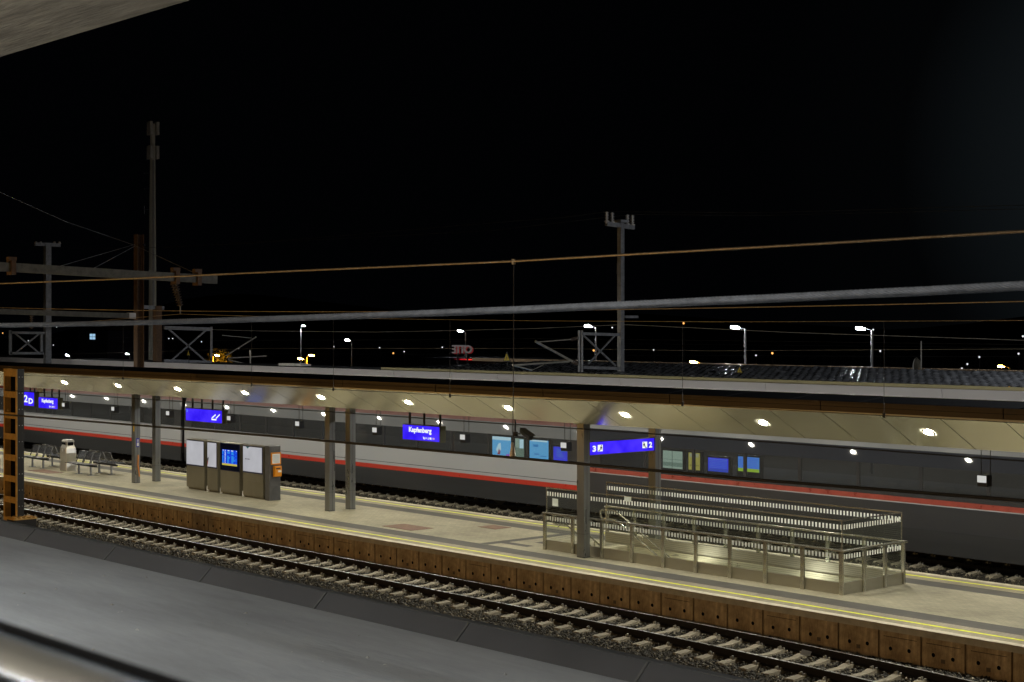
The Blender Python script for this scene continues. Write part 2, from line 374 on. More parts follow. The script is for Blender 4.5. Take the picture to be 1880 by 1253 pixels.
# --- tracks
def rail(name, y, label, s0=10, s1=96, near=True):
    prof = [(-.036, .172), (.036, .172), (.036, .135), (.009, .125), (.009, .03), (.07, .012), (.07, 0), (-.07, 0), (-.07, .012), (-.009, .03), (-.009, .125), (-.036, .135)]
    mb = MB(); ss = list(np.arange(s0, 30, 1.0)) + [30, 50, s1] if near else [s0, s1]; n = len(prof)
    vs = []
    for s in ss: vs += [(-s, y + (toff(s) if near else 0) + a, -.672 + z) for a, z in prof]
    for i in range(len(ss) - 1):
        for k in range(n):
            f = (i * n + k, i * n + (k + 1) % n, (i + 1) * n + (k + 1) % n, (i + 1) * n + k)
            mb.f.append(f); mb.m.append(1 if k == 0 else 0); mb.sm.append(False)
    mb.v = vs
    return tag(mb.build(name, [M_railside, M_railtop], loc=(0, 0, 0)), label, 'rail')
rail('rail', 24.63, 'dark near rail of the empty track, the one closer to the grey roof')
rail('rail', 26.13, 'bright topped rail of the empty track, running along the foot of the platform wall')
rail('rail', 38.25, 'rail under the passing train, beyond the lit platform', near=False)
rail('rail', 39.75, 'far rail hidden beneath the passing train', near=False)
rail('rail', 34.05, 'near rail of the track hidden right behind the lit platform', near=False)
rail('rail', 35.55, 'far rail of the track hidden right behind the lit platform', near=False)
def sleeper_mesh():
    mb = MB(); L = 1.3; xs = []
    for y, zt, hw in ((-L, -.70, .105), (-L + .02, -.672, .10), (-.95, -.655, .095), (-.55, -.655, .095), (-.32, -.69, .078), (.32, -.69, .078), (.55, -.655, .095), (.95, -.655, .095), (L - .02, -.672, .10), (L, -.70, .105)):
        xs.append([(-hw - .03, y, -.82), (hw + .03, y, -.82), (hw, y, zt), (-hw, y, zt)])
    vs = [v for q in xs for v in q]; fs = []
    for i in range(len(xs) - 1):
        for k in range(4): fs.append((i * 4 + k, i * 4 + (k + 1) % 4, i * 4 + 4 + (k + 1) % 4, i * 4 + 4 + k))
    fs += [(3, 2, 1, 0), tuple(range(len(vs) - 4, len(vs)))]
    mb.add(vs, fs)
    for y in (-.75, .75):
        for dy in (-.12, .12):
            for dx in (-.06, .06): mb.box(dx - .018, dx + .018, y + dy - .02, y + dy + .02, -.66, -.615, 1)
            mb.box(-.016, .016, y + dy * 1.25 - .016, y + dy * 1.25 + .016, -.66, -.585, 1)
    o = mb.build('sleeper', [M_sleeper, M_clip]); me = o.data; bpy.data.objects.remove(o); return me
SLM = sleeper_mesh()
for k in range(23, 128):
    s = (k + .5) * .6; o = bpy.data.objects.new('sleeper', SLM); COL.objects.link(o); o.location = (-s, 25.38 + toff(s), 0)
    o.rotation_euler = (0, 0, random.uniform(-.01, .01))
    tag(o, 'pale concrete sleeper carrying the rails of the empty track in front of the platform wall', 'sleeper', 'sleepers of the empty track')
for k in range(30, 130):
    s = (k + .5) * .6; o = bpy.data.objects.new('sleeper', SLM); COL.objects.link(o); o.location = (-s, 39.0, 0)
    tag(o, 'concrete sleeper end showing below the passing train', 'sleeper', 'sleepers under the passing train')
# ================================================================ NEAR CANOPY OVER THE LIT PLATFORM
cn = thing('platform_canopy', 'long butterfly platform canopy with pale sloping soffit, brown fascia and round downlights', 'canopy', (-45, 30.2, 3.5))
CS0, CS1 = 2.0, 97.0; PAN = 4.3 / 3; SREF = 16.33
seams = [SREF + PAN * k for k in range(-9, 57)]
def soff(y0, z0, y1, z1):
    mb = MB(); g = .012
    for a, bb_ in zip(seams[:-1], seams[1:]):
        v = [(-bb_ + g, y0, z0), (-a - g, y0, z0), (-a - g, y1, z1), (-bb_ + g, y1, z1)]
        mb.add(v + [(x, y, z + .03) for x, y, z in v], [(3, 2, 1, 0), (0, 1, 5, 4), (1, 2, 6, 5), (2, 3, 7, 6), (3, 0, 4, 7)])
    mb.add([(-CS1, y0, z0 + .034), (-CS0, y0, z0 + .034), (-CS0, y1, z1 + .034), (-CS1, y1, z1 + .034)], [(0, 1, 2, 3)], 1)
    return mb
soff(27.2, 4.185, 28.5, 3.50).build('soffit', [M_soffit, M_black], cn)
soff(33.15, 4.10, 31.85, 3.50).build('soffit', [M_soffit, M_black], cn)
soff(28.505, 3.50, 31.845, 3.50).build('soffit', [M_soffit, M_black], cn)
fb = MB()
js = [SREF + 4.3 * k - .02 for k in range(-3, 19)]
for a, bb_ in zip(js[:-1], js[1:]):
    fb.box(-bb_ + .012, -a - .012, 27.12, 27.17, 4.225, 4.325); fb.box(-bb_ + .012, -a - .012, 27.115, 27.17, 4.335, 4.435)
fb.box(-CS1, -CS0, 27.14, 27.165, 4.226, 4.43, 1)
fb.build('fascia', [M_fascia, M_black], cn)
b = MB(); b.box(-CS1, -CS0, 27.10, 27.2, 4.188, 4.222); b.build('edge_trim', M_trim, cn)
b = MB(); b.box(-CS1, -CS0, 33.15, 33.2, 4.06, 4.27); b.build('fascia', M_fascia, cn)
rb = MB()
rb.prism([(27.175, 4.44), (30.2, 3.95), (33.14, 4.26), (33.14, 4.14), (31.85, 3.545), (28.5, 3.545), (27.175, 4.235)], -CS1, -CS0)
k = 0
for s in np.arange(6, 96, 2.15):
    rb.bar((-s, 30.3, 3.962), (-s, 33.1, 4.256), .03, .03, 0)
rb.build('roof', M_roofdark, cn)
M_down = emis('downlight_glow', (1.0, .95, .80), 1650)
M_ring = mat('lamp_ring', (.6, .58, .5), .3, .8)
for k in range(-3, 17):
    s = 18.45 + 4.3 * k
    if s < 3: continue
    for y, z, sg in ((27.85, 4.185 - .65 / 1.3 * .685, 1), (32.5, 3.80, -1)):
        t = math.atan2(.685 * sg if sg > 0 else -.60, 1.3); c, sn = math.cos(t), math.sin(t); n = 14; off = .012
        def pt(u, v, o): return (-s + u, y + v * c - o * sn, z - v * sn - o * c)
        r0 = .095
        mb = MB(); pts = [pt(r0 * math.cos(2 * math.pi * j / n), r0 * math.sin(2 * math.pi * j / n), off) for j in range(n)]
        ring = [pt(.15 * math.cos(2 * math.pi * j / n), .15 * math.sin(2 * math.pi * j / n), .004) for j in range(n)]
        mb.add(pts, [tuple(range(n))], 0); mb.add(pts + ring, [(j, (j + 1) % n, n + (j + 1) % n, n + j) for j in range(n)], 1)
        mb.build('downlight', [M_down, M_ring], cn)
def column(s, d, ztop, plate):
    mb = MB(); w, t = .26, .22
    mb.box(-s - w / 2, -s + w / 2, d - t / 2, d + t / 2, 0, ztop)
    mb.box(-s - w / 2 - .003, -s + w / 2 + .003, d - t / 2 - .003, d + t / 2 + .003, .62, .626, 1); mb.box(-s - w / 2 - .003, -s + w / 2 + .003, d - t / 2 - .003, d + t / 2 + .003, .02, .03, 1)
    mb.box(-s + w / 2 + .001, -s + w / 2 + .004, d - .004, d + .004, .03, ztop - .1, 1)
    if plate: mb.box(-s - .2, -s + .2, d - .17, d + .17, ztop - .04, ztop)
    return mb.build('column', [M_colm, M_dark], cn, bevel=.012)
for s, dd in ((29.48, (28.8, 31.5)), (42.42, (29.92, 30.74)), (55.03, (29.75, 30.63)), (67.9, (29.75, 30.6)), (16.6, (29.8, 30.65)), (81, (29.75, 30.6))):
    for d in dd: column(s, d, 3.498, dd[1] - dd[0] > 2)
# small things on the columns
col_s, col_d = 55.03, 29.75
mb = MB(); x = -col_s + .135
mb.box(x, x + .02, col_d - .06, col_d + .06, 1.38, 1.72, 0); rect(mb, (x + .022, col_d, 0), (0, 1, 0), (0, 0, 1), -.04, .04, 1.42, 1.55, 1); rect(mb, (x + .022, col_d, 0), (0, 1, 0), (0, 0, 1), -.04, .04, 1.58, 1.68, 2)
tag(mb.build('notice', [mat('notice_blue', (.03, .03, .35), .5), M_white, mat('notice_pic', (.4, .38, .55), .5)], loc=(-col_s, col_d, 1.38)), 'small blue notice on the column left of the information boards', 'notice')
mb = MB(); mb.box(x - .10, x - .06, col_d - .128, col_d - .112, 1.98, 2.28)
tag(mb.build('reflector_strip', mat('amber', (.7, .42, .02), .4), loc=(-col_s, col_d, 1.9)), 'short yellow strip high on the column left of the information boards', 'reflector')
mb = MB(); mb.tube([(x + .02, col_d + .02, 1.08), (x + .03, col_d + .0, .7), (x + .05, col_d + .05, .25)], .022, 6)
tag(mb.build('hose', mat('orange_cloth', (.75, .26, .03), .6), loc=(-col_s, col_d, .2)), 'orange strap hanging down the column beside the small blue notice', 'strap')
# ---------------------------------------------------------------- hanging lamps
M_lampface = emis('lamp_face', (.95, .95, .9), .6)
lamp = None
for k, s in enumerate((18.5, 31.4, 35.7, 40.0, 44.3, 48.6, 52.9, 57.2, 61.5, 65.8)):
    z = 2.62; loc = (-s, 30.0, z)
    lab = ['small hanging lamp box at the right end, beyond the glass stair railing', 'small hanging lamp box next to the column carrying the 3 and 2 sign', 'small hanging lamp box right of the big Kapfenberg sign', 'small hanging lamp box left of the big Kapfenberg sign', 'small hanging lamp box left of the middle pair of columns',
           'small hanging lamp box right of the arrow sign', 'small hanging lamp box left of the arrow sign', 'small hanging lamp box left of the left pair of columns', 'small hanging lamp box right of the far small Kapfenberg sign', 'small hanging lamp box in front of the 2 D sign'][k]
    if lamp is None:
        lamp = thing('hanging_lamp', lab, 'lamp', loc, 'lamp boxes hung under the canopy')
        mb = MB(); mb.box(loc[0] - .12, loc[0] + .12, 29.92, 30.12, z - .03, z + .22); mb.build('housing', M_dark, lamp, bevel=.01)
        mb = MB(); mb.box(loc[0] - .105, loc[0] + .105, 29.905, 29.918, z + .06, z + .205); mb.build('light_panel', M_lampface, lamp)
        for dx in (-.105, .115):
            mb = MB(); mb.tube([(loc[0] + dx, 30.06, z + .22), (loc[0] + dx, 30.06, 3.5)], .009, 6); mb.build('rod', M_dark, lamp)
    else: dup(lamp, loc, lab)
# ---------------------------------------------------------------- signs
def blue_face(name, amp=.25):
    m, nt, out = newmat(name); e = nd(nt, 'ShaderNodeEmission'); tc = nd(nt, 'ShaderNodeTexCoord')
    n = nd(nt, 'ShaderNodeTexNoise'); n.inputs['Scale'].default_value = 2.2; n.inputs['Detail'].default_value = 2
    nt.links.new(tc.outputs['Object'], n.inputs[0]); r = nd(nt, 'ShaderNodeValToRGB')
    r.color_ramp.elements[0].position = .3; r.color_ramp.elements[0].color = (.025, .006, .85, 1); r.color_ramp.elements[1].position = .7; r.color_ramp.elements[1].color = (.075, .035, 1.1, 1)
    nt.links.new(n.outputs[0], r.inputs[0]); nt.links.new(r.outputs[0], e.inputs[0]); nt.links.new(e.outputs[0], out.inputs[0]); e.inputs[1].default_value = 1.0
    return m
M_blue = blue_face('sign_blue_backlit'); M_wl = emis('sign_white_backlit', (.95, 1, .95), 1.0); M_yl = emis('sign_yellow_backlit', (1, .62, .12), .9); M_cy = emis('sign_cyan_backlit', (.25, .85, 1), .9)
U, W = (1, 0, 0), (0, 0, 1)
def hung_sign(s_left, s_right, z0, z1, label, content, rods, group=None, d=29.85, dep=.24):
    x0, x1 = -s_left, -s_right; t = thing('hanging_sign', label, 'sign', ((x0 + x1) / 2, d + dep / 2, z0), group)
    mb = MB(); mb.box(x0 - .02, x1 + .02, d + .006, d + dep, z0 - .02, z1 + .02); mb.build('housing', mat('sign_case', (.10, .10, .05), .5, .2), t, bevel=.008)
    mb = MB(); mb.box(x0, x1, d - .002, d + .004, z0, z1); mb.build('face', M_blue, t)
    mb = MB(); content(mb, x0, x1, d - .006, z0, z1); mb.build('lettering', [M_wl, M_yl, M_cy], t)
    for f in rods:
        mb = MB(); x = x0 + (x1 - x0) * f; mb.box(x - .025, x + .025, d + dep * .45, d + dep * .45 + .05, z1 + .02, 3.5); mb.build('rod', M_dark, t)
    return t
def kapf(mb, x0, x1, y, z0, z1):
    w, h = x1 - x0, z1 - z0
    put_text(mb, 'Kapfenberg', h * .46, (x0 + w * .175, y, z0 + h * .55), U, W, bold=.008, fit=w * .62)
    o = (x0 + w * .565, y, z0 + h * .10); q = h * .17
    # handset, person, case, circle, number and arrow
    poly(mb, o, U, W, [(0, q), (q * .35, q), (q * .4, q * .6), (q * .8, q * .35), (q * 1.2, q * .45), (q * 1.2, 0), (q * .5, -.0), (q * .1, q * .4)]); poly(mb, o, U, W, [(q * .5, q * .95), (q * 1.15, q * .75), (q * 1.1, q * .55), (q * .5, q * .75)])
    poly(mb, o, U, W, [(q * 1.9, 0), (q * 2.25, q * .5), (q * 1.9, q * 1.05), (q * 1.55, q * .5)])
    rect(mb, o, U, W, q * 3.05, q * 3.5, 0, q * .62); rect(mb, o, U, W, q * 3.12, q * 3.42, q * .72, q)
    poly(mb, o, U, W, [(q * 4.6 + q * .52 * math.cos(a), q * .5 + q * .5 * math.sin(a)) for a in [2 * math.pi * k / 12 for k in range(12)]])
    put_text(mb, '1', q * 1.35, Vector(o) + Vector((q * 5.5, 0, 0)), U, W, bold=.004)
    thickline(mb, o, U, W, (q * 6.25, q * .5), (q * 7.0, q * .5), q * .3, 1); poly(mb, o, U, W, [(q * 6.75, -.0), (q * 7.35, q * .5), (q * 6.75, q)], 1)
def sx(px, d=29.85):
    return -P(px, 700, d).x
hung_sign(sx(739.5), sx(806.5), 2.555, 3.0, 'large lit blue Kapfenberg station sign right of the middle column pair', kapf, (.1, .5, .93))
hung_sign(sx(71), sx(105.5), 2.555, 3.0, 'far lit blue Kapfenberg station sign at the left end of the platform', kapf, (.15, .55, .93))
def arrows(mb, x0, x1, y, z0, z1):
    w, h = x1 - x0, z1 - z0; o = (x0, y, z0)
    thickline(mb, o, U, W, (w * .84, h * .66), (w * .74, h * .37), .05); thickline(mb, o, U, W, (w * .955, h * .70), (w * .845, h * .35), .045)
    thickline(mb, o, U, W, (w * .735, h * .25), (w * .86, h * .25), .05); thickline(mb, o, U, W, (w * .735, h * .37), (w * .735, h * .2), .05)
    global NUM3; NUM3 = MB(); put_text(NUM3, '3', h * .30, (x0 + w * .025, y, z0 + h * .70), U, W, .8, 2, bold=.002)
t = hung_sign(sx(341.5), sx(407), 2.555, 3.0, 'lit blue hanging display with white double arrow, above the information boards', arrows, (.1, .36, .66, .95)); NUM3.build('track_number', [M_wl, M_yl, M_cy], t)
def sect(mb, x0, x1, y, z0, z1):
    w, h = x1 - x0, z1 - z0
    put_text(mb, '2', h * .72, (x0 + w * .555, y, z0 + h * .26), U, W, bold=.012, fit=w * .17); put_text(mb, 'D', h * .55, (x0 + w * .765, y, z0 + h * .17), U, W, bold=.012, fit=w * .2)
hung_sign(sx(22), sx(62.3), 2.6, 3.18, 'lit blue track sign reading 2 D behind the orange lattice post', sect, (.7, .9))
# cross sign between the wide columns
t = thing('hanging_sign', 'long lit blue sign reading 3 and 2 between the two columns at the stairs', 'sign', (-29.46, 30.2, 2.66))
sY0, sY1, sz0, sz1, fx = 28.93, 31.4, 2.655, 2.985, -29.40
mb = MB(); mb.box(fx - .14, fx - .005, sY0, sY1, sz0 - .015, sz1 + .015); mb.build('housing', mat('sign_case', (.1, .1, .05)), t)
mb = MB(); mb.box(fx - .003, fx, sY0 + .01, sY1 - .01, sz0, sz1); mb.build('face', M_blue, t)
mb = MB(); U2 = (0, 1, 0); o = (fx + .004, sY0, sz0); h = sz1 - sz0; w = sY1 - sY0
M_pict = emis('pictogram_dark', (.02, .02, .03), .5)
def pict(mb, u, flip):
    rect(mb, o, U2, W, u, u + h * .56, h * .24, h * .76, 0)
    O2 = (fx + .007, sY0 + u, sz0 + h * .24); q = h * .52; f = (lambda x: q * 1.07 - x) if flip else (lambda x: x)
    thickline(mb, O2, U2, W, (f(q * .1), q * .1), (f(q * .45), q * .1), .02, 1); thickline(mb, O2, U2, W, (f(q * .45), q * .1), (f(q * .45), q * .35), .02, 1)
    thickline(mb, O2, U2, W, (f(q * .45), q * .35), (f(q * .95), q * .35), .02, 1); thickline(mb, O2, U2, W, (f(q * .6), q * .45), (f(q * .72), q * .72), .045, 1); thickline(mb, O2, U2, W, (f(q * .72), q * .72), (f(q * .9), q * .5), .03, 1)
    poly(mb, O2, U2, W, [(f(q * .78) + q * .09 * math.cos(a), q * .88 + q * .09 * math.sin(a)) for a in [2 * math.pi * k / 8 for k in range(8)]], 1)
put_text(mb, '3', h * .62, (fx + .004, sY0 + .12, sz0 + h * .27), U2, W, bold=.008, fit=.13)
put_text(mb, '2', h * .62, (fx + .004, sY1 - .22, sz0 + h * .27), U2, W, bold=.008, fit=.13)
mb.build('lettering', [M_wl, M_pict], t)
for u_, f_ in ((.31, False), (w - .47, True)): mb = MB(); pict(mb, u_, f_); mb.build('stairs_pictogram', [M_wl, M_pict], t)
# sector plate high left, pictogram plate
mb = MB(); c = P(74, 718, 30.4); mb.box(c.x - .25, c.x + .25, 30.36, 30.4, c.z - .1, c.z + .17)
tag(mb.build('notice_plate', M_white, loc=c), 'small white plate above the far Kapfenberg sign', 'sign')
# CCTV camera
c = P(946, 797, 29.6); t = thing('security_camera', 'dark security camera hanging from the canopy soffit right of the large Kapfenberg sign', 'camera', (c.x, c.y, c.z))
mb = MB(); mb.tube([(c.x, c.y, c.z - .03), (c.x, c.y, 3.5)], .022, 8); mb.build('pole', M_dark, t)
mb = MB(); mb.tube([(c.x, c.y, c.z), (c.x + .2, c.y, c.z + .01)], .018, 8); mb.box(c.x - .04, c.x + .07, c.y - .04, c.y + .04, c.z - .06, c.z + .06); mb.build('bracket', M_dark, t)
a, e = P(958, 791, 29.5), P(975, 805, 29.3); mb = MB(); mb.bar(a, e, .14, .13); mb.build('housing', M_dark, t, bevel=.02)
mb = MB(); mb.bar(a + Vector((.02, 0, .075)), e + Vector((.08, 0, .065)), .17, .015); mb.build('sun_shield', M_dark, t)
# ================================================================ INFORMATION BOARDS
ib = thing('information_board', 'row of grey information cabinets with lit posters and a blue departure screen', 'information board', (-49.4, 30.3, 0))
M_cab = mat('cabinet_metal', (.185, .17, .12), .42, .5, .12, 2, stretch=(1, 1, .3)); M_frame = mat('frame_dark', (.015, .018, .05), .4)
def poster_mat(name, col, st):
    m, nt, out = newmat(name); e = nd(nt, 'ShaderNodeEmission'); tc = nd(nt, 'ShaderNodeTexCoord')
    n = nd(nt, 'ShaderNodeTexNoise'); n.inputs['Scale'].default_value = 1.6; nt.links.new(tc.outputs['Object'], n.inputs[0])
    mr = nd(nt, 'ShaderNodeMapRange'); mr.inputs['To Min'].default_value = st * .8; mr.inputs['To Max'].default_value = st * 1.2
    nt.links.new(n.outputs[0], mr.inputs[0]); nt.links.new(mr.outputs[0], e.inputs[1]); e.inputs[0].default_value = c4(col); nt.links.new(e.outputs[0], out.inputs[0]); return m
M_post = poster_mat('poster_backlit', (1, 1, 1.06), .42)
def sxi(cx): return -P(330 + cx / 9.4, 860, 30.15).x
units = [(132, 470, 140, 430, 'poster'), (492, 700, 500, 652, 'poster'), (716, 1078, 724, 1046, 'screen'), (1108, 1490, 1116, 1438, 'poster')]
fd = 30.12
for ui, (a, e, pa, pe, kind) in enumerate(units):
    xa, xe, xpa, xpe = -sxi(a), -sxi(e) - .13, -sxi(pa), -sxi(pe)
    mb = MB(); mb.box(xa, xe, fd, fd + .36, .07, 1.84); mb.box(xa + .05, xe - .05, fd + .05, fd + .31, .0, .075); 
    mb.box(xa + .01, xe - .01, fd - .012, fd + .001, .08, .86)
    if ui == 3: mb.box(xa + .01, xe - .06, fd - .018, fd - .01, .60, .606); mb.box(xa + .5, xe - .4, fd - .02, fd - .01, .575, .6)
    mb.build('cabinet', M_cab, ib, bevel=.006)
    z0, z1 = (.92, 1.79) if kind == 'poster' else (.90, 1.80)
    mb = MB(); mb.box(xpa - .02, xpe + .03, fd - .02, fd, z0 - .05, z1 + .03); mb.build('frame', M_frame, ib)
    if kind == 'poster':
        mb = MB(); mb.box(xpa, xpe, fd - .026, fd - .018, z0, z1); po = mb.build('poster', M_post, ib)
        y = fd - .03; inks = [mat('ink', (.1, .1, .14)), mat('ink_red', (.45, .04, .04)), mat('ink_teal', (.05, .2, .28))]
        if ui == 1:
            mb = MB(); poly(mb, (xpa, y, z0), U, W, [(0, 0), (.02, .05), (.12, .36), (.16, .45), (.10, .34), (0, .30)], 0); mb.build('print', inks, po)
            mb = MB(); poly(mb, (xpa, y - .002, z0), U, W, [(0, .0), (.05, .12), (.03, .2), (0, .22)], 1); mb.build('print', inks, po)
        if ui == 3:
            mb = MB()
            for q in range(7): rect(mb, (xpa, y, z0), U, W, .14 + q * .045, .14 + q * .045 + random.uniform(.02, .04), .42, .45, 0)
            mb.build('print', inks, po)
            mb = MB(); poly(mb, (xpa, y, z0), U, W, [(.18, .87), (.30, .80), (.42, .87)], 2); mb.build('print', inks, po)
    else:
        mb = MB(); mb.box(xpa, xpe, fd - .024, fd - .018, z0 - .03, z1 + .02); sc_ = mb.build('screen', [mat('screen_black', (.003, .005, .02), .15)], ib)
        m_sb = emis('screen_blue', (.01, .06, .75), .9); m_sc = emis('screen_cyan', (.05, .45, 1), .8); m_sw = emis('screen_white', (.8, .95, 1), .9); m_sy = emis('screen_yellow', (.75, .62, .10), .7)
        mb = MB(); y = fd - .028; w = xpe - xpa; h = .90
        rect(mb, (xpa, y, z0), U, W, w * .10, w * .90, h * .16, h * .78, 0); y -= .003
        rect(mb, (xpa, y, z0), U, W, w * .10, w * .90, h * .16, h * .235, 3)
        for r_ in range(11):
            zz = h * (.26 + r_ * .042)
            for u0, u1, mi, pr in ((.12, .19, 1, .8), (.245, .30, 2, 1), (.38, .52, 1, .9), (.60, .78, 1, .95), (.83, .87, 1, .6)):
                if random.random() < pr: rect(mb, (xpa, y, z0), U, W, w * u0, w * (u0 + (u1 - u0) * random.uniform(.55, 1)), zz, zz + h * .024, mi)
        for u0, u1 in ((.14, .19), (.25, .30), (.40, .50), (.58, .70), (.86, .89)): rect(mb, (xpa, y, z0), U, W, w * u0, w * u1, h * .735, h * .765, 2)
        mb.build('departure_list', [m_sb, m_sc, m_sw, m_sy], sc_)
xp = -sxi(1500)
mb = MB(); mb.box(xp + .02, xp + .30, fd - .05, fd + .40, 0, 1.88); mb.build('end_pillar', mat('pillar_dark', (.09, .09, .09), .45, .4), ib, bevel=.006)
for f in (480, 712, 1096):
    x = -sxi(f); mb = MB(); mb.box(x - .05, x + .05, fd + .02, fd + .1, 0, .2); mb.build('foot', M_white, ib)
px_ = xp + .30
t = thing('ticket_validator', 'orange ticket validator on the end pillar of the information boards', 'ticket validator', (px_, fd + .2, .85))
mb = MB(); mb.box(px_ + .001, px_ + .15, fd + .08, fd + .36, .83, 1.2); mb.build('case', mat('orange_case', (.62, .22, .006), .35, 0, .05), t, bevel=.02)
mb = MB(); mb.box(px_ + .15, px_ + .158, fd + .2, fd + .33, .98, 1.05); mb.build('slot', M_white, t)
mb = MB(); mb.box(px_ + .15, px_ + .156, fd + .12, fd + .3, 1.09, 1.13); mb.build('display', M_dark, t)
t = thing('framed_notice', 'orange framed notice above the ticket validator on the end pillar', 'notice', (px_, fd + .2, 1.25))
mb = MB(); mb.box(px_ + .001, px_ + .03, fd + .0, fd + .40, 1.24, 1.66); mb.build('frame', mat('orange_case', (.85, .33, .01)), t)
mb = MB(); mb.box(px_ + .03, px_ + .034, fd + .045, fd + .355, 1.28, 1.61); 
for q in range(7): mb.box(px_ + .034, px_ + .036, fd + .07, fd + .33, 1.31 + q * .04, 1.325 + q * .04, 1)
mb.build('sheet', [M_white, mat('print_grey', (.3, .35, .4))], t)
# ================================================================ BENCHES AND BIN
M_seat = mat('black_seat_metal', (.045, .048, .06), .3, .6, .2, 8); M_seatw = mat('seat_polished', (.35, .36, .38), .25, .9, .2)
def bench(s_mid, d, face, label, group):
    t = thing('bench', label, 'bench', (-s_mid, d, 0), group); x = -s_mid
    mb = MB(); mb.box(x - .98, x + .98, d - .04, d + .04, .36, .42); mb.build('beam', M_dark, t)
    for dx in (-.52, .52):
        mb = MB(); mb.box(x + dx - .03, x + dx + .03, d - .03, d + .03, .0, .36); mb.box(x + dx - .06, x + dx + .06, d - .12, d + .12, 0, .015); mb.build('leg', M_galv, t)
    for i in range(3):
        cx = x + (i - 1) * .64; y0 = d; f = face
        mb = MB(); hw = .27
        # slatted seat
        for q in range(7):
            yy = y0 + f * (-.08 + q * .075); zz = .445 + .003 * q
            mb.hexa([(cx - hw, min(yy, yy + f * .058), zz - .012), (cx + hw, min(yy, yy + f * .058), zz - .012), (cx + hw, max(yy, yy + f * .058), zz - .012), (cx - hw, max(yy, yy + f * .058), zz - .012),
                     (cx - hw, min(yy, yy + f * .058), zz + .012), (cx + hw, min(yy, yy + f * .058), zz + .012), (cx + hw, max(yy, yy + f * .058), zz + .012), (cx - hw, max(yy, yy + f * .058), zz + .012)])
        mb.build('seat', M_seat, t)
        mb = MB()
        p0 = Vector((cx, y0 - f * .08, .46)); p1 = Vector((cx, y0 - f * .25, .92)); dv = (p1 - p0)
        for q in range(8):
            aq, bq = p0 + dv * (.34 + q * .08), p0 + dv * (.34 + q * .08 + .066)
            mb.add([aq + Vector((-hw, 0, 0)), aq + Vector((hw, 0, 0)), bq + Vector((hw, 0, 0)), bq + Vector((-hw, 0, 0))] + [v + Vector((0, -f * .018, 0)) for v in (aq + Vector((-hw, 0, 0)), aq + Vector((hw, 0, 0)), bq + Vector((hw, 0, 0)), bq + Vector((-hw, 0, 0)))],
                   [(0, 1, 2, 3), (7, 6, 5, 4), (0, 4, 5, 1), (1, 5, 6, 2), (2, 6, 7, 3), (3, 7, 4, 0)])
        for sg in (-1, 1): mb.bar(p0 + Vector((sg * hw, 0, 0)), p1 + Vector((sg * hw, 0, 0)), .03, .03, 1)
        mb.bar(p1 + Vector((-hw, 0, 0)), p1 + Vector((hw, 0, 0)), .03, .03, 1)
        mb.build('backrest', [M_seat, M_seatw], t)
    return t
bench(59.45, 29.85, -1, 'black slatted bench facing the empty track, right of the litter bin', 'back to back platform benches')
bench(59.30, 30.68, 1, 'black slatted bench facing the train, right of the litter bin', 'back to back platform benches')
bench(63.75, 29.85, -1, 'black slatted bench facing the empty track, left of the litter bin', 'back to back platform benches')
bench(63.6, 30.68, 1, 'black slatted bench facing the train, left of the litter bin', 'back to back platform benches')
bx, by = -61.55, 30.15
t = thing('litter_bin', 'tall stainless steel litter bin standing between the benches', 'bin', (bx, by, 0))
mb = MB(); prof = [(.30, 0), (.30, .05), (.27, .4), (.30, .75), (.28, .95), (.22, 1.08), (.22, 1.22)]
vs = []; fs = []
for w, z in prof: vs += [(bx - w, by - w * .8, z), (bx + w, by - w * .8, z), (bx + w, by + w * .8, z), (bx - w, by + w * .8, z)]
for i in range(len(prof) - 1):
    for k in range(4): fs.append((i * 4 + k, i * 4 + (k + 1) % 4, i * 4 + 4 + (k + 1) % 4, i * 4 + 4 + k))
mb.add(vs, fs); mb.build('body', mat('bin_steel', (.62, .60, .54), .3, .85, .1), t, bevel=.03)
mb = MB(); mb.prism([(by - .19, 1.22), (by - .12, 1.30), (by + .12, 1.30), (by + .19, 1.22)], bx - .23, bx + .23); mb.build('hood', mat('bin_steel', (.6, .6, .55)), t)
mb = MB(); mb.box(bx + .2, bx + .245, by - .12, by + .12, 1.06, 1.2); mb.box(bx - .14, bx + .14, by - .21, by - .17, 1.1, 1.19); mb.build('opening', M_black, t)
mb = MB(); mb.box(bx - .08, bx + .0, by - .235, by - .22, .78, .92); mb.build('sticker', M_white, t)
# covers in the paving
for (px, py, hs, hd, lab) in ((748, 968.5, .72, .42, 'rusty rectangular cover set in the paving below the middle columns'), (908, 968.5, .40, .32, 'small rusty cover set in the paving left of the stairs'), (84, 866.2, .95, .36, 'rusty cover set in the paving in front of the left benches'), (385, 886, .3, .25, 'small cover set in the paving by the information boards')):
    c = G(px, py); mb = MB(); mb.box(c.x - hs, c.x + hs, c.y - hd, c.y + hd, .001, .008); mb.box(c.x - hs + .05, c.x + hs - .05, c.y - hd + .05, c.y + hd - .05, .008, .011)
    tag(mb.build('inspection_cover', M_cover, loc=(c.x, c.y, 0)), lab, 'cover')
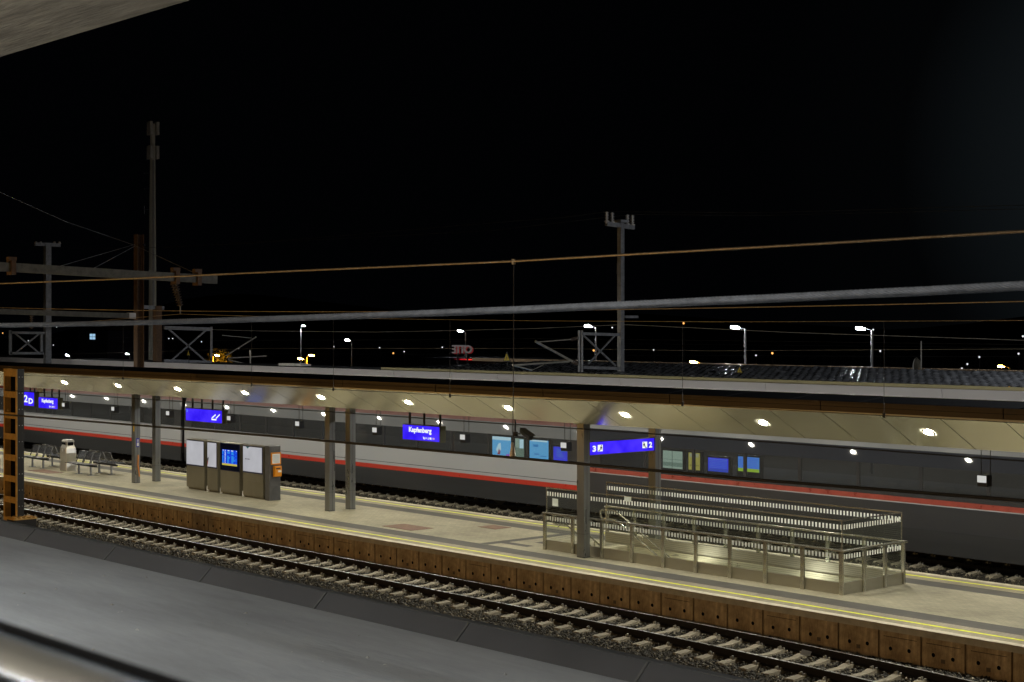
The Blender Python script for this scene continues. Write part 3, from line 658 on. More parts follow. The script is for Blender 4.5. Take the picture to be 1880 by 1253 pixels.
# ================================================================ STAIRS AND GLASS RAILING
struct_w = MB()
struct_w.add([(-H1 - .3, HD1, 0), (-H0, HD1, 0), (-H0, HD1, -3.2), (-H1 - .3, HD1, -3.2)], [(0, 1, 2, 3)])
struct_w.add([(-H1 - .3, HD0, 0), (-H0, HD0, 0), (-H0, HD0, -3.2), (-H1 - .3, HD0, -3.2)], [(3, 2, 1, 0)])
struct_w.add([(-H0, HD0, 0), (-H0, HD1, 0), (-H0, HD1, -3.2), (-H0, HD0, -3.2)], [(0, 1, 2, 3)])
struct(struct_w.build('stairwell', mat('stairwell_steel', (.52, .50, .38), .3, .6, .05, 4, stretch=(.3, 1, 2))))
st = thing('staircase', 'pale concrete stairs going down from the platform inside the glass railing', 'stairs', (-26, 30.2, -3))
mb = MB(); s = H1
for k in range(17):
    mb.box(-s, -s + .31, HD0 + .005, HD1 - .005, -.16 * (k + 1) - .16, -.16 * k - .003); s -= .30
mb.build('steps', mat('stair_stone', (.55, .50, .36), .7, 0, .2, 3), st)
gr = thing('stair_railing', 'glass and stainless steel railing with white tick marks round the stairs', 'railing', (-26.4, 30.2, 0))
ND, FD, ES, SS = 29.05, 31.42, 21.47, 31.22
posts = [(s, ND) for s in np.linspace(ES + .03, SS, 10)] + [(s, FD) for s in np.linspace(ES + .03, SS, 10)] + [(ES, 29.85), (ES, 30.66)]
for i, (s, d) in enumerate(posts):
    mb = MB()
    if i < 20: mb.box(-s - .05, -s + .05, d - .025, d + .025, 0, .965)
    else: mb.box(-s - .025, -s + .025, d - .05, d + .05, 0, .965)
    mb.build('post', M_steel, gr)
mb = MB()
mb.box(-SS - .06, -ES + .06, ND - .05, ND + .05, .965, 1.01); mb.build('handrail', M_steel, gr, bevel=.008)
mb = MB(); mb.box(-SS - .06, -ES + .06, FD - .05, FD + .05, .965, 1.01); mb.build('handrail', M_steel, gr, bevel=.008)
mb = MB(); mb.box(-ES - .05, -ES + .05, ND + .052, FD - .052, .967, 1.008); mb.build('handrail', M_steel, gr, bevel=.008)
for d in (ND + .04, FD - .04):
    mb = MB(); mb.box(-SS, -ES + .02, d - .012, d + .012, 0.001, .27); mb.build('plinth', M_steelp, gr)
    mb = MB(); mb.box(-SS + .04, -ES - .05, d - .012, d + .012, 1.645, 1.675); mb.box(-SS + .02, -SS + .045, d - .012, d + .012, 1.01, 1.675); mb.box(-ES - .052, -ES - .03, d - .012, d + .012, 1.01, 1.675); mb.build('top_edge', M_steel, gr)
mb = MB(); mb.box(-ES - .04, -ES - .016, ND + .06, FD - .06, .001, .27); mb.build('plinth', M_steelp, gr)
mb = MB(); mb.box(-ES - .04, -ES - .016, ND + .05, FD - .05, 1.646, 1.674); mb.build('top_edge', M_steel, gr)
for d in (ND + .04, FD - .04):
    ss = np.linspace(ES + .05, SS - .04, 10)
    for a, e in zip(ss[:-1], ss[1:]):
        mb = MB(); mb.add([(-e + .006, d, .27), (-a - .006, d, .27), (-a - .006, d, 1.646), (-e + .006, d, 1.646)], [(0, 1, 2, 3)]); mb.build('glass_panel', M_glass, gr)
for a, e in ((ND + .06, 29.85), (29.85, 30.66), (30.66, FD - .06)):
    mb = MB(); mb.add([(-ES - .028, a + .006, .27), (-ES - .028, e - .006, .27), (-ES - .028, e - .006, 1.646), (-ES - .028, a + .006, 1.646)], [(0, 1, 2, 3)]); mb.build('glass_panel', M_glass, gr)
mb = MB(); c = P(1018, 923, ND); mb.box(c.x - .11, c.x + .11, ND + .025, ND + .03, c.z - .1, c.z + .1); tag(mb.build('notice', mat('pale_notice', (.6, .65, .6)), loc=c), 'square pale notice on the left end glass of the stair railing', 'notice')
mb = MB(); c = P(1151, 917, ND); mb.box(c.x - .12, c.x + .12, ND + .025, ND + .03, c.z - .06, c.z + .06); tag(mb.build('notice', mat('pale_notice', (.6, .65, .6)), loc=c), 'small pale plate on top of the near railing glass', 'notice')
# descending handrails
sl = .16 / .30
for d, lab in ((HD1 - .12, 'steel double handrail sloping down along the far stair wall'), (HD0 + .12, 'steel double handrail sloping down along the near stair wall')):
    t = thing('stair_handrail', lab, 'handrail', (-H1, d, 0))
    for hh in (.92, .68):
        pts = [(-H1 - .55, d, hh), (-H1 - .05, d, hh)] + [(-H1 + q, d, hh - sl * q) for q in (.3, 2, 4, 5)]
        mb = MB(); mb.tube(pts, .022, 8); mb.build('rail', M_steel, t)
    mb = MB(); mb.tube([(-H1 - .55, d, .92), (-H1 - .62, d, .87), (-H1 - .62, d, .73), (-H1 - .55, d, .68)], .022, 8); mb.build('end_loop', M_steel, t)
    for q in (-.3, 1.0, 2.4, 3.8):
        zq = .68 - sl * max(0, q); mb = MB(); mb.tube([(-H1 + q, d, zq + .22), (-H1 + q, d, zq - .02), (-H1 + q, d + (.1 if d > 30 else -.1), zq - .06)], .012, 6); mb.build('bracket', M_steel, t)
# litter on the track
c = G(1478, 1204, -.64); mb = MB(); mb.add([c + Vector(v) for v in ((-.12, 0, 0), (.1, .03, .0), (.13, .05, .09), (-.1, .03, .11), (0, .02, .05))], [(0, 1, 4), (1, 2, 4), (2, 3, 4), (3, 0, 4)])
tag(mb.build('litter', mat('blue_white_wrapper', (.35, .42, .55), .4), loc=c), 'crumpled bluish wrapper lying between the rails', 'litter')
# ================================================================ TRAIN
M_tw = mat('train_light_grey', (.32, .33, .35), .33, .0, .01, .4, rvar=0); M_tg = mat('train_grey', (.20, .21, .23), .3, .1, .01, .4, rvar=0); M_tr = mat('train_red', (.42, .035, .02), .3, 0, .08)
M_tdr = mat('train_dark_red', (.10, .016, .010), .35, 0, .1); M_td = mat('train_dark_skirt', (.02, .021, .023), .5, .2, .3, 1, stretch=(.1, 1, 2)); M_tb = mat('train_window_band', (.035, .036, .04), .2, 0, .1)
M_troof = mat('train_roof', (.10, .105, .115), .32, .4, .2, .5, stretch=(.2, 1, 1)); M_tdg = mat('train_dark_grey', (.036, .037, .042), .3, .1, .02, .4, rvar=0)
TD0, TD1 = 37.62, 40.42
def coach(sa, sb, kind, label):
    t = thing('railway_coach', label, 'train', (-(sa + sb) / 2, 39.0, -.5), 'coaches of the passing train')
    x0, x1 = -sb, -sa
    W0, W1 = (1.36, 2.12)
    def side(name, z0, z1, m, prou=0.0, y=None):
        mb = MB(); mb.box(x0 + .02, x1 - .02, TD0 - prou, TD0 + .08, z0, z1); mb.build(name, m, t)
    if kind == 'A':
        side('skirt', -.25, .418, M_td); side('red_stripe', .418, .585, M_tr, .002); side('lower_trim', .585, .69, M_tw); side('trim_line', .69, .71, M_td, -.003); side('lower_side', .71, 1.30, M_tw)
        side('sill_line', 1.30, W0, M_tg)
    else:
        side('skirt', -.25, .40, M_td); side('lower_side', .40, 1.07, M_tdg); side('trim_line', 1.07, 1.10, M_tw, .001); side('red_stripe', 1.10, 1.245, mat('train_faded_red', (.30, .055, .04), .3), .002); side('sill_line', 1.245, W0, M_tb)
    up = mat('train_upper_grey', (.15, .16, .175), .03, .0, .02, .4, spec=.13, rvar=.005) if kind == 'A' else mat('train_blue_black', (.035, .038, .048), .03, .0, .03, .4, spec=.07, rvar=.005)
    mb = MB(); mb.prism([(TD0, W1), (TD0 + .08, 2.56), (TD0 + .16, 2.56), (TD0 + .08, W1)], x0 + .02, x1 - .02); mb.build('upper_side', up, t)
    mb = MB(); mb.prism([(TD0 + .078, 2.56), (TD0 + .12, 2.72), (TD0 + .19, 2.72), (TD0 + .15, 2.56)], x0 + .02, x1 - .02); mb.build('cantrail_stripe', M_tdr if kind == 'A' else M_tg, t)
    # far wall and floor, roof
    mb = MB(); mb.box(x0 + .02, x1 - .02, TD1 - .08, TD1, -.2, .9); mb.box(x0 + .02, x1 - .02, TD1 - .08, TD1, 2.2, 2.72); mb.box(x0 + .03, x1 - .03, TD0 + .081, TD1 - .081, .1, .55); mb.build('far_side', M_td, t)
    n = 10; prof = [(TD0, 2.72)] + [(39.02 - 1.40 * math.cos(math.pi * q / n), 2.72 + .78 * math.sin(math.pi * q / n) ** .8) for q in range(1, n)] + [(TD1, 2.72)]
    mb = MB(); mb.prism(prof[::-1], x0 + .02, x1 - .02); mb.build('roof', M_troof, t)
    for xx in (x0 + .02, x1 - .06):
        mb = MB(); mb.box(xx, xx + .04, TD0 + .081, TD1 - .081, .55, 2.719); mb.build('end_wall', M_td, t)
    # windows
    nw = 12; L = (x1 - x0 - 1.2) / nw
    for i in range(nw):
        a = x0 + .6 + i * L
        mb = MB(); mb.add([(a + .05, TD0 + .01, W0), (a + L - .05, TD0 + .01, W0), (a + L - .05, TD0 + .01, W1), (a + .05, TD0 + .01, W1)], [(0, 1, 2, 3)]); mb.build('window', M_trainglass, t)
    for i in range(nw + 1):
        a = x0 + .6 + i * L; lo, hi = (a - .05, a + .05)
        if i == 0: lo = x0 + .02
        if i == nw: hi = x1 - .02
        mb = MB(); mb.box(lo, hi, TD0 + .003, TD0 + .07, W0 + .001, W1 - .001); mb.build('window_pillar', M_tb, t)
    for i in range(2):
        c = (x0 + 3.6, x1 - 3.6)[i]; mb = MB()
        for dx in (-1.25, 1.25):
            mb.lathe((0, 0, 0), [(.02, 0)], 3) if False else None
            n = 18; pts = [(c + dx + .46 * math.cos(2 * math.pi * k / n), 38.2, -.04 + .46 * math.sin(2 * math.pi * k / n)) for k in range(n)]
            mb.add(pts + [(p[0], p[1] + .13, p[2]) for p in pts], [tuple(range(n))] + [(k, (k + 1) % n, n + (k + 1) % n, n + k) for k in range(n)])
        mb.box(c - 1.7, c + 1.7, 38.05, 38.15, -.12, .08); mb.build('bogie', M_td, t)
    mb = MB(); mb.box(x1 - .02, x1 + .28, 37.95, 40.1, .2, 2.9); mb.build('gangway', M_black, t)
    return t
coach(38.65, 65.0, 'A', 'light grey coach with low red stripe behind the information boards and Kapfenberg sign')
coach(65.3, 91.7, 'A', 'light grey coach with low red stripe at the left, behind the benches')
coach(12.0, 38.35, 'B', 'dark grey coach with faded red stripe under its windows behind the stair railing')
# lit things on the far platform, seen through the coach windows
M_fp = mat('far_platform', (.12, .12, .12), .9)
b = MB(); b.box(-S1, -S0, 41.1, 53, -.9, 0); struct(b.build('platform', M_fp))
def vit(px0, px1, py0, py1, d, name, label, cat, mats, content):
    a, e = P(px0, py0, d), P(px1, py1, d); t = thing(name, label, cat, ((a.x + e.x) / 2, d, 0))
    z1, z0 = a.z, e.z
    mb = MB(); mb.box(a.x - .06, e.x + .06, d + .01, d + .16, 0, z1 + .06); mb.build('case', M_dark, t)
    mb = MB(); content(mb, a.x, e.x, d, z0 - .1, z1); mb.build('lit_face', mats, t)
    return t
Ec = emis('poster_cyan', (.16, .55, .95), 2.03); Ew = emis('poster_pale', (.65, .9, 1), 2.16); Er = emis('poster_red', (.45, .06, .12), 1.62); Em = emis('poster_magenta', (.5, .18, .75), 1.89); Eg = emis('glow_greenish', (.55, .7, .55), 1.35); Eg2 = emis('glow_greenish_dim', (.35, .5, .38), 1.08); Ey = emis('glow_yellow', (.6, .52, .1), 1.49); Eb = emis('screen_far_blue', (.05, .06, .9), 2.16); Eb2 = emis('screen_far_cyan', (.1, .35, .9), 1.89); El = emis('screen_far_lime', (.5, .75, .05), 1.62)
def base(mb, a, e, d, z0, z1, mi=0): rect(mb, (a, d, z0), U, W, 0, e - a, 0, z1 - z0, mi)
def c1(mb, a, e, d, z0, z1):
    base(mb, a, e, d, z0, z1); w, h = e - a, z1 - z0; o = (a, d - .004, z0)
    poly(mb, o, U, W, [(w * .3, h * .3), (w * .48, h * .45), (w * .45, h * .75), (w * .33, h * .7), (w * .2, h * .45)], 1); poly(mb, o, U, W, [(w * .28, h * .25), (w * .42, h * .25), (w * .44, h * .5), (w * .32, h * .5)], 2); poly(mb, o, U, W, [(w * .72, h * .1), (w, h * .1), (w, h * .32), (w * .75, h * .28)], 3); rect(mb, o, U, W, 0, w, h * .86, h, 1)
def c2(mb, a, e, d, z0, z1):
    base(mb, a, e, d, z0, z1); w, h = e - a, z1 - z0; o = (a, d - .004, z0); rect(mb, o, U, W, w * .5, w * .95, h * .6, h * .97, 1); rect(mb, o, U, W, 0, w * .45, h * .62, h, 2)
def c3(mb, a, e, d, z0, z1):
    base(mb, a, e, d, z0, z1); w, h = e - a, z1 - z0; o = (a, d - .004, z0)
    for u0, u1, q0, q1 in ((.25, .5, .7, .8), (.3, .55, .36, .42), (.6, .9, .3, .34)): rect(mb, o, U, W, w * u0, w * u1, h * q0, h * q1, 1)
    rect(mb, o, U, W, w * .1, w * .95, h * .93, h, 2)
def c4_(mb, a, e, d, z0, z1):
    base(mb, a, e, d, z0, z1); w, h = e - a, z1 - z0; o = (a, d - .004, z0)
    for q in range(5): rect(mb, o, U, W, w * .2, w * random.uniform(.5, .75), h * (.45 + q * .1), h * (.48 + q * .1), 1)
def c5(mb, a, e, d, z0, z1):
    base(mb, a, e, d, z0, z1); w, h = e - a, z1 - z0; o = (a, d - .004, z0)
    rect(mb, o, U, W, 0, w, h * .12, h * .35, 1); rect(mb, o, U, W, w * .47, w * .49, 0, h, 2); rect(mb, o, U, W, 0, w, h * .5, h * .53, 1)
def c6(mb, a, e, d, z0, z1):
    base(mb, a, e, d, z0, z1); w, h = e - a, z1 - z0; o = (a, d - .004, z0)
    rect(mb, o, U, W, w * .1, w * .9, h * .25, h * .28, 1); rect(mb, o, U, W, w * .1, w * .9, h * .75, h * .95, 2); rect(mb, o, U, W, w * .48, w * .52, 0, h * .7, 1)
def c7(mb, a, e, d, z0, z1):
    base(mb, a, e, d, z0, z1); w, h = e - a, z1 - z0; o = (a, d - .004, z0); rect(mb, o, U, W, 0, w, 0, h * .22, 2)
    for q in range(6): rect(mb, o, U, W, w * .05, w * .95, h * (.28 + q * .12), h * (.31 + q * .12), 1)
FDP = 42.2
Dk = mat('display_line_dark', (.01, .02, .02))
vit(904, 938, 801, 843, FDP, 'poster_case', 'lit cyan poster with red figure behind the train, left of the security camera', 'poster', [Ec, Ew, Er, Em], c1)
vit(946, 962, 805, 846, FDP, 'vending_machine', 'pale greenish lit vending machine behind the train, between two cyan posters', 'vending machine', [Eg2, Ew, Eg], c2)
vit(970, 1007, 807, 848, FDP, 'poster_case', 'plain lit cyan poster behind the train, right of the security camera', 'poster', [Ec, emis('poster_blue', (.05, .3, .7), 1.9), Ew], c3)
vit(1016, 1047, 820, 850, FDP, 'information_screen', 'lit violet blue screen behind the train, left of the wide column', 'screen', [Eb, Eb2], c4_)
vit(1217, 1253, 827, 857, FDP, 'poster_case', 'pale greenish lit glass case behind the train, right of the wide column', 'display case', [Eg, Eg2, Dk], c5)
vit(1264, 1285, 831, 859, FDP, 'vending_machine', 'yellow lit vending machine behind the train', 'vending machine', [Ey, Dk, emis('glow_pale', (.6, .62, .4), 1.3)], c6)
vit(1300, 1337, 840, 863, FDP, 'information_screen', 'dark blue screen behind the train, right of the yellow vending machine', 'screen', [Eb, Eb2, emis('screen_far_blue2', (.04, .1, .8), 1.6)], c7)
vit(1355, 1394, 838, 863, FDP, 'information_screen', 'blue timetable screen with lime base line behind the train', 'screen', [Eb2, Eb, El], c7)
# ================================================================ SECOND CANOPY BEHIND THE TRAIN
c2n = thing('platform_canopy', 'second canopy behind the train with white fascia and shiny tiled roof', 'canopy', (-45, 46, 3.7))
M_f2 = mat('white_fascia', (.86, .84, .90), .4, .2, .06, .5, stretch=(.2, 1, 1))
mb = MB(); js = [7 + 7.1 * k for k in range(0, 14)]
for a, e in zip(js[:-1], js[1:]): mb.hexa([(-e + .012, 43.5, 3.74), (-a - .012, 43.5, 3.74), (-a - .012, 43.62, 3.74), (-e + .012, 43.62, 3.74), (-e + .012, 43.44, 4.03), (-a - .012, 43.44, 4.03), (-a - .012, 43.62, 4.03), (-e + .012, 43.62, 4.03)])
mb.box(-96, -7, 43.47, 43.49, 3.715, 3.742, 1); mb.build('fascia', [M_f2, mat('fascia_edge', (.85, .85, .85), .3, .4)], c2n)
mb = MB(); mb.box(-58.2, -7, 43.9, 44.05, 4.02, 4.135); mb.build('gutter', mat('gutter_olive', (.40, .36, .2), .5, .3, .2, .3, stretch=(.15, 1, 1)), c2n)
mb = MB(); mb.box(-96, -7, 43.65, 49.4, 3.78, 3.9); mb.build('deck', M_roofdark, c2n)
# tiled roof : height field
def tiles():
    rows = 11; nu, nv = 7, 6; TW = .33; y0, y1, z0, z1 = 44.05, 49.3, 4.13, 4.42
    ss = np.arange(8, 58.2, TW / nu); vs = np.arange(rows * nv + 1) / nv
    u = (ss / TW) % 1; v = vs % 1
    du = 1 - (2 * u - 1) ** 2; dv = (1 - v) ** .8 * np.clip(v * 8, 0, 1)
    ys = y0 + (y1 - y0) * vs / rows; zb = z0 + (z1 - z0) * vs / rows
    tj = rng.normal(0, .013, (rows + 2, 400)); tid = (ss / TW).astype(int); rid = vs.astype(int)
    Z = zb[:, None] + .05 * du[None] * (.35 + .65 * dv[:, None]) + .03 * dv[:, None] + tj[rid][:, tid] * du[None]
    tail = np.clip((58.2 - ss) / 6, 0, 1); Z = z0 - .02 + (Z - z0 + .02) * (.25 + .75 * tail)[None]
    ny, ns = Z.shape
    V = np.stack([np.broadcast_to(-ss[None], Z.shape), np.broadcast_to(ys[:, None], Z.shape), Z], -1).reshape(-1, 3)
    i, j = np.meshgrid(np.arange(ny - 1), np.arange(ns - 1), indexing='ij'); q = (i * ns + j).ravel()
    F = np.stack([q + 1, q, q + ns, q + ns + 1], -1)
    me = bpy.data.meshes.new('roof_tiles'); me.from_pydata(V.tolist(), [], F.tolist()); me.materials.append(mat('glazed_tile', (.26, .27, .29), .24, .45, .5, 3))
    me.polygons.foreach_set('use_smooth', [True] * len(me.polygons))
    o = bpy.data.objects.new('roof_tiles', me); COL.objects.link(o); o.parent = c2n; w = c2n.location; o.location = (-w.x, -w.y, -w.z)
tiles()
mb = MB(); mb.box(-58, -8, 49.2, 49.4, 4.36, 4.5); mb.build('ridge', mat('ridge_metal', (.3, .22, .15), .4, .4), c2n)
# roof fittings
a, e = P(513, 667, 44.2), P(547, 676, 44.2)
mb = MB(); mb.box(a.x, e.x - .25, 44.15, 44.9, 4.05, a.z); mb.box(e.x - .22, e.x + .25, 44.2, 44.8, 4.05, a.z - .03); tag(mb.build('roof_unit', M_white, loc=(a.x, 44.2, 4)), 'white ventilation box on the second canopy left of the tiled roof', 'roof unit')
c = P(1683, 680, 49); mb = MB(); n = 16
for q in range(4):
    r0, r1 = .11 * q * 2.6, .11 * (q + 1) * 2.6
rings = []
for q in range(5):
    rr_ = .085 * q; rings.append([(c.x + rr_ * .5 * math.cos(2 * math.pi * k / n), c.y - .25 * (1 - (q / 4) ** 2) * -1, c.z + .12 + rr_ * 1.0 * math.sin(2 * math.pi * k / n)) for k in range(n)])
mb.add([v for r_ in rings for v in r_], [(q * n + k, q * n + (k + 1) % n, (q + 1) * n + (k + 1) % n, (q + 1) * n + k) for q in range(4) for k in range(n)], 0, True)
mb.tube([(c.x, c.y + .28, 4.3), (c.x, c.y + .28, c.z + 1.05)], .025, 6, 0)
tag(mb.build('satellite_dish', mat('dish_grey', (.16, .155, .14), .6), loc=(c.x, c.y, 4.4)), 'grey satellite dish on the tiled roof at the right', 'satellite dish')
def warn(px, py, d, hpx, label):
    t_ = P(px, py - hpx / 2, d); bt = P(px, py + hpx / 2, d); h = t_.z - bt.z; o = Vector((t_.x, d, bt.z)); w = h * .62
    t = thing('warning_sign', label, 'sign', (o.x, d, bt.z - .4)); mb = MB()
    for yo, sc_, mi in ((0, 1, 1), (-.008, .72, 0)):
        cz = h * .36; pts = [(-w * sc_, cz - cz * sc_), (w * sc_, cz - cz * sc_), (0, cz + (h - cz) * sc_)]
        mb.add([o + Vector((u, yo, v)) for u, v in pts] + [o + Vector((u, yo + .006, v)) for u, v in pts], [(0, 1, 2), (5, 4, 3), (0, 3, 4, 1), (1, 4, 5, 2), (2, 5, 3, 0)], mi)
    poly(mb, o + Vector((0, -.014, 0)), U, W, [(.04 * h, h * .62), (-.1 * h, h * .36), (-.02 * h, h * .36), (-.06 * h, h * .14), (.1 * h, h * .42), (.02 * h, h * .42)], 1)
    mb.build('plate', [mat('warning_yellow', (.75, .58, .05), .5), mat('warning_black', (.02, .02, .02), .5), ], t)
    mb = MB(); mb.tube([(o.x, d + .03, bt.z - .45), (o.x, d + .03, t_.z)], .025, 6); mb.build('post', M_dark, t)
warn(930.5, 655, 46, 18, 'yellow warning triangle on the tiled roof left of the tall right mast')
warn(1358, 679, 46, 13, 'bright yellow warning triangle on the tiled roof right of the tall mast')
warn(346, 648, 46, 11, 'small warning triangle within the braced frame at left')
c = P(1310, 690, 46); mb = MB(); mb.tube([(c.x, 46, 4.2), (c.x, 46, c.z + .05)], .08, 8); mb.lathe((c.x, 46, c.z), [(.02, .2), (.14, .15), (.17, .0), (.08, -.1)], 10)
tag(mb.build('roof_vent', M_black, loc=(c.x, 46, 4.2)), 'small dark mushroom vent on the tiled roof', 'vent')
# ================================================================ MASTS, BEAMS, WIRES
def disc_insulator(mb, a, b_, r, n, mi=0):
    a, b_ = Vector(a), Vector(b_); mb.tube([a, b_], r * .35, 8, mi)
    t = (b_ - a) / n
    for k in range(n):
        p = a + t * (k + .5); mb.tube([p - t * .3, p - t * .05, p + t * .25], [r * .4, r, r * .35], 10, mi)
# right mast
ms = 43.75; md = 44.8
t = thing('catenary_mast', 'tall grey catenary mast with crossbar, insulators and braced arm frame at the right', 'mast', (-ms, md, -.5))
mb = MB(); zt = P(1140, 409, md).z
mb.box(-ms - .10, -ms + .10, md - .10, md - .08, -.5, zt); mb.box(-ms - .10, -ms + .10, md + .08, md + .10, -.5, zt); mb.box(-ms - .03, -ms + .085, md - .081, md + .081, -.5, zt - .01)
mb.box(-ms - .2, -ms + .2, md - .2, md + .2, zt, zt + .1)
for q in range(9): mb.box(-ms - .11, -ms + .11, md - .115, md - .105, P(1140, 485 + q * 2.3, md).z, P(1140, 484 + q * 2.3, md).z)
mb.build('post', M_galv, t)
mb = MB(); mb.bar(PS(1113, 411, ms), PS(1163, 418, ms), .16, .16); mb.build('crossbar', M_galv, t)
for px in (1114, 1124, 1152, 1161):
    y_ = 411 + (px - 1113) * .14; mb = MB(); disc_insulator(mb, PS(px, y_ - 5, ms), PS(px, y_ - 22, ms), .09, 6); mb.tube([PS(px, y_, ms), PS(px, y_ - 5, ms)], [.03, .12], 8); mb.build('insulator', M_ins, t)
def frame(t, pts, w):
    for a, b_ in pts: mb = MB(); mb.bar(a, b_, w, w); mb.build('frame_bar', M_galv, t)
q = lambda x, y: PS(x, y, ms)
frame(t, [(q(1068, 613), q(1136, 615)), (q(1070, 675), q(1136, 677))], .11)
frame(t, [(q(1072, 617), q(1130, 672)), (q(1128, 617), q(1080, 668))], .06)
for px in (1063, 1068.5):
    mb = MB(); mb.tube([q(px, 607), q(px, 683)], .045, 8); mb.build('hanger', M_galv, t)
for a, b_, r in ((q(1053, 665), q(983, 627), .05), (q(985, 628.5), q(1048, 623.5), .025), (q(1045, 664), q(942, 671), .04), (q(942, 671), q(977, 680), .03), (q(977, 680), q(998, 670), .015)):
    mb = MB(); mb.tube([a, b_], r, 8); mb.build('arm', mat('arm_tube', (.5, .48, .42), .4, .7), t)
mb = MB(); disc_insulator(mb, q(1060, 668), q(1050, 663), .09, 4); disc_insulator(mb, q(1060, 621), q(1048, 624), .08, 4); mb.build('insulator', M_insd, t)
mb = MB(); mb.box(-ms - .1, -ms + .1, md + .16, md + .9, q(1140, 582).z - .05, q(1140, 582).z + .05); mb.build('bracket', M_galv, t)
# left rust mast
d_ = 41.3; c = P(255, 431, d_); t = thing('catenary_mast', 'dark steel mast with orange lit edge beside the telecom tower', 'mast', (c.x, d_, -.6)); mb = MB()
mb.box(c.x - .2, c.x + .2, d_ - .2, d_ - .165, -.6, c.z); mb.box(c.x - .2, c.x + .2, d_ + .165, d_ + .2, -.6, c.z); mb.box(c.x - .02, c.x + .02, d_ - .166, d_ + .166, -.6, c.z - .01); mb.build('post', M_rust, t)
mb = MB(); mb.box(c.x - .3, c.x - .2, d_ - .25, d_ - .2, c.z - .7, c.z - .5); mb.box(c.x + .2, c.x + .35, d_ + .1, d_ + .2, c.z - .6, c.z - .5); mb.build('bracket', M_dark, t)
# second left mast with frame to the right
ls = 80.5; q = lambda x, y: PS(x, y, ls)
c = q(289, 562); t = thing('catenary_mast', 'rusty mast with braced frame and arms reaching to the lit bush', 'mast', (c.x, c.y, -.6)); mb = MB()
mb.box(c.x - .2, c.x + .2, c.y - .18, c.y + .18, -.6, c.z); mb.build('post', M_rust, t)
frame(t, [(q(262, 564), q(300, 566)), (q(301, 602), q(388, 605)), (q(300, 663), q(388, 666))], .2)
frame(t, [(q(310, 605), q(378, 664)), (q(380, 605), q(312, 664))], .09)
mb = MB(); mb.tube([q(388, 600), q(388, 668)], .07, 8); mb.build('hanger', M_galv, t)
for a, b_, r in ((q(415, 653), q(470, 619), .05), (q(408, 616), q(462, 621), .03), (q(418, 658), q(489, 654), .05), (q(418, 661), q(458, 670), .04), (q(459, 643), q(459, 671), .05)):
    mb = MB(); mb.tube([a, b_], r, 8); mb.build('arm', mat('arm_tube', (.5, .48, .42)), t)
# far left mast
d_ = 42.0; c = P(87, 449, d_); ls2 = -c.x; q = lambda x, y: PS(x, y, ls2)
t = thing('catenary_mast', 'grey T shaped mast at the far left with crossed braces', 'mast', (c.x, d_, -.6)); mb = MB(); mb.box(c.x - .17, c.x + .17, d_ - .17, d_ + .17, -.6, c.z); mb.build('post', M_galv, t)
mb = MB(); mb.bar(q(64, 448.5), q(110, 450.5), .2, .2); mb.build('crossbar', M_galv, t)
for px in (66, 75, 100, 109): mb = MB(); mb.tube([q(px, 448), q(px, 444)], [.12, .05], 8); mb.build('insulator', M_ins, t)
frame(t, [(q(18, 611), q(84, 612)), (q(18, 649), q(80, 649)), (q(19, 607), q(19, 652)), (q(76, 613), q(76, 649))], .14); frame(t, [(q(28, 613), q(70, 647)), (q(72, 613), q(30, 647))], .08)
# cross beams over the near tracks
bs = 44.1; q = lambda x, y: PS(x, y, bs)
t = thing('cross_beam', 'long grey steel cross beam carrying clamps and an insulator at the left', 'beam', q(200, 502)); mb = MB(); a, e = q(-60, 486.5), q(396, 514); mb.bar(a, e, .22, .26); mb.build('beam', mat('weathered_beam', (.17, .175, .165), .65, .2, .4, 5, bump=.2), t)
for px in (21, 322, 362):
    y_ = 490.5 + px * .0603; p = q(px, y_); mb = MB(); mb.cbox(p, (.34, .14, .42)); mb.cbox(p + Vector((0, 0, .26)), (.2, .24, .1)); mb.build('clamp', M_rust, t)
ip0, ip1 = q(322, 520), P(331, 577, 25.4)
for dx in (-.12, .12):
    mb = MB(); disc_insulator(mb, ip0 + Vector((dx, -.05, 0)), ip1 + Vector((dx * .3, 0, .25)), .10, 9); mb.build('insulator', M_insd, t)
mb = MB(); mb.tube([ip1 + Vector((0, 0, .3)), ip1], .025, 6); mb.build('hook', M_galv, t)
bs3 = 52.0; q = lambda x, y: PS(x, y, bs3)
t = thing('cross_beam', 'thin dark cross beam below the long grey one at the left edge', 'beam', q(100, 576)); mb = MB(); mb.bar(q(-40, 571), q(235, 580), .18, .18); mb.build('beam', mat('weathered_beam', (.17, .175, .165)), t)
mb = MB(); mb.bar(q(235, 580), q(247, 580.3), .21, .21); mb.build('end_cap', M_white, t)
p = q(58, 575); mb = MB(); disc_insulator(mb, p, P(58, 604, p.y), .09, 7); mb.build('insulator', M_insd, t)
# lattice post, orange lit, at left
pc = G(30, 955, -.05); pz = 45.9
x1_, y0_ = P(30.5, 800, 21.2).x, 21.2
t = thing('lattice_post', 'orange lit lattice steel post cut by the left edge of the view', 'post', (x1_ - .5, y0_, -.8))
top = P(30, 678, 21.2).z; wS = .95
for xx in (x1_ - wS, x1_ - .13):
    mb = MB(); mb.box(xx + (.04 if xx > x1_ - .5 else 0), xx + (.13 if xx > x1_ - .5 else .09), y0_, y0_ + .24, -.9, top); mb.build('channel', mat('post_paint', (.66, .40, .12), .6, .1, .3, 5), t)
mb = MB(); mb.box(x1_ + .001, x1_ + .006, y0_ + .03, y0_ + .24, -.9, top)  # added dark sheet paints the side turned away from the orange light
for k in range(9): 
    for yy in (.08, .18): mb.cbox((x1_ + .012, y0_ + yy, top - .25 - k * .5), (.02, .03, .03), 1)
mb.build('shade_side_sheet', [M_dark, M_galv], t)
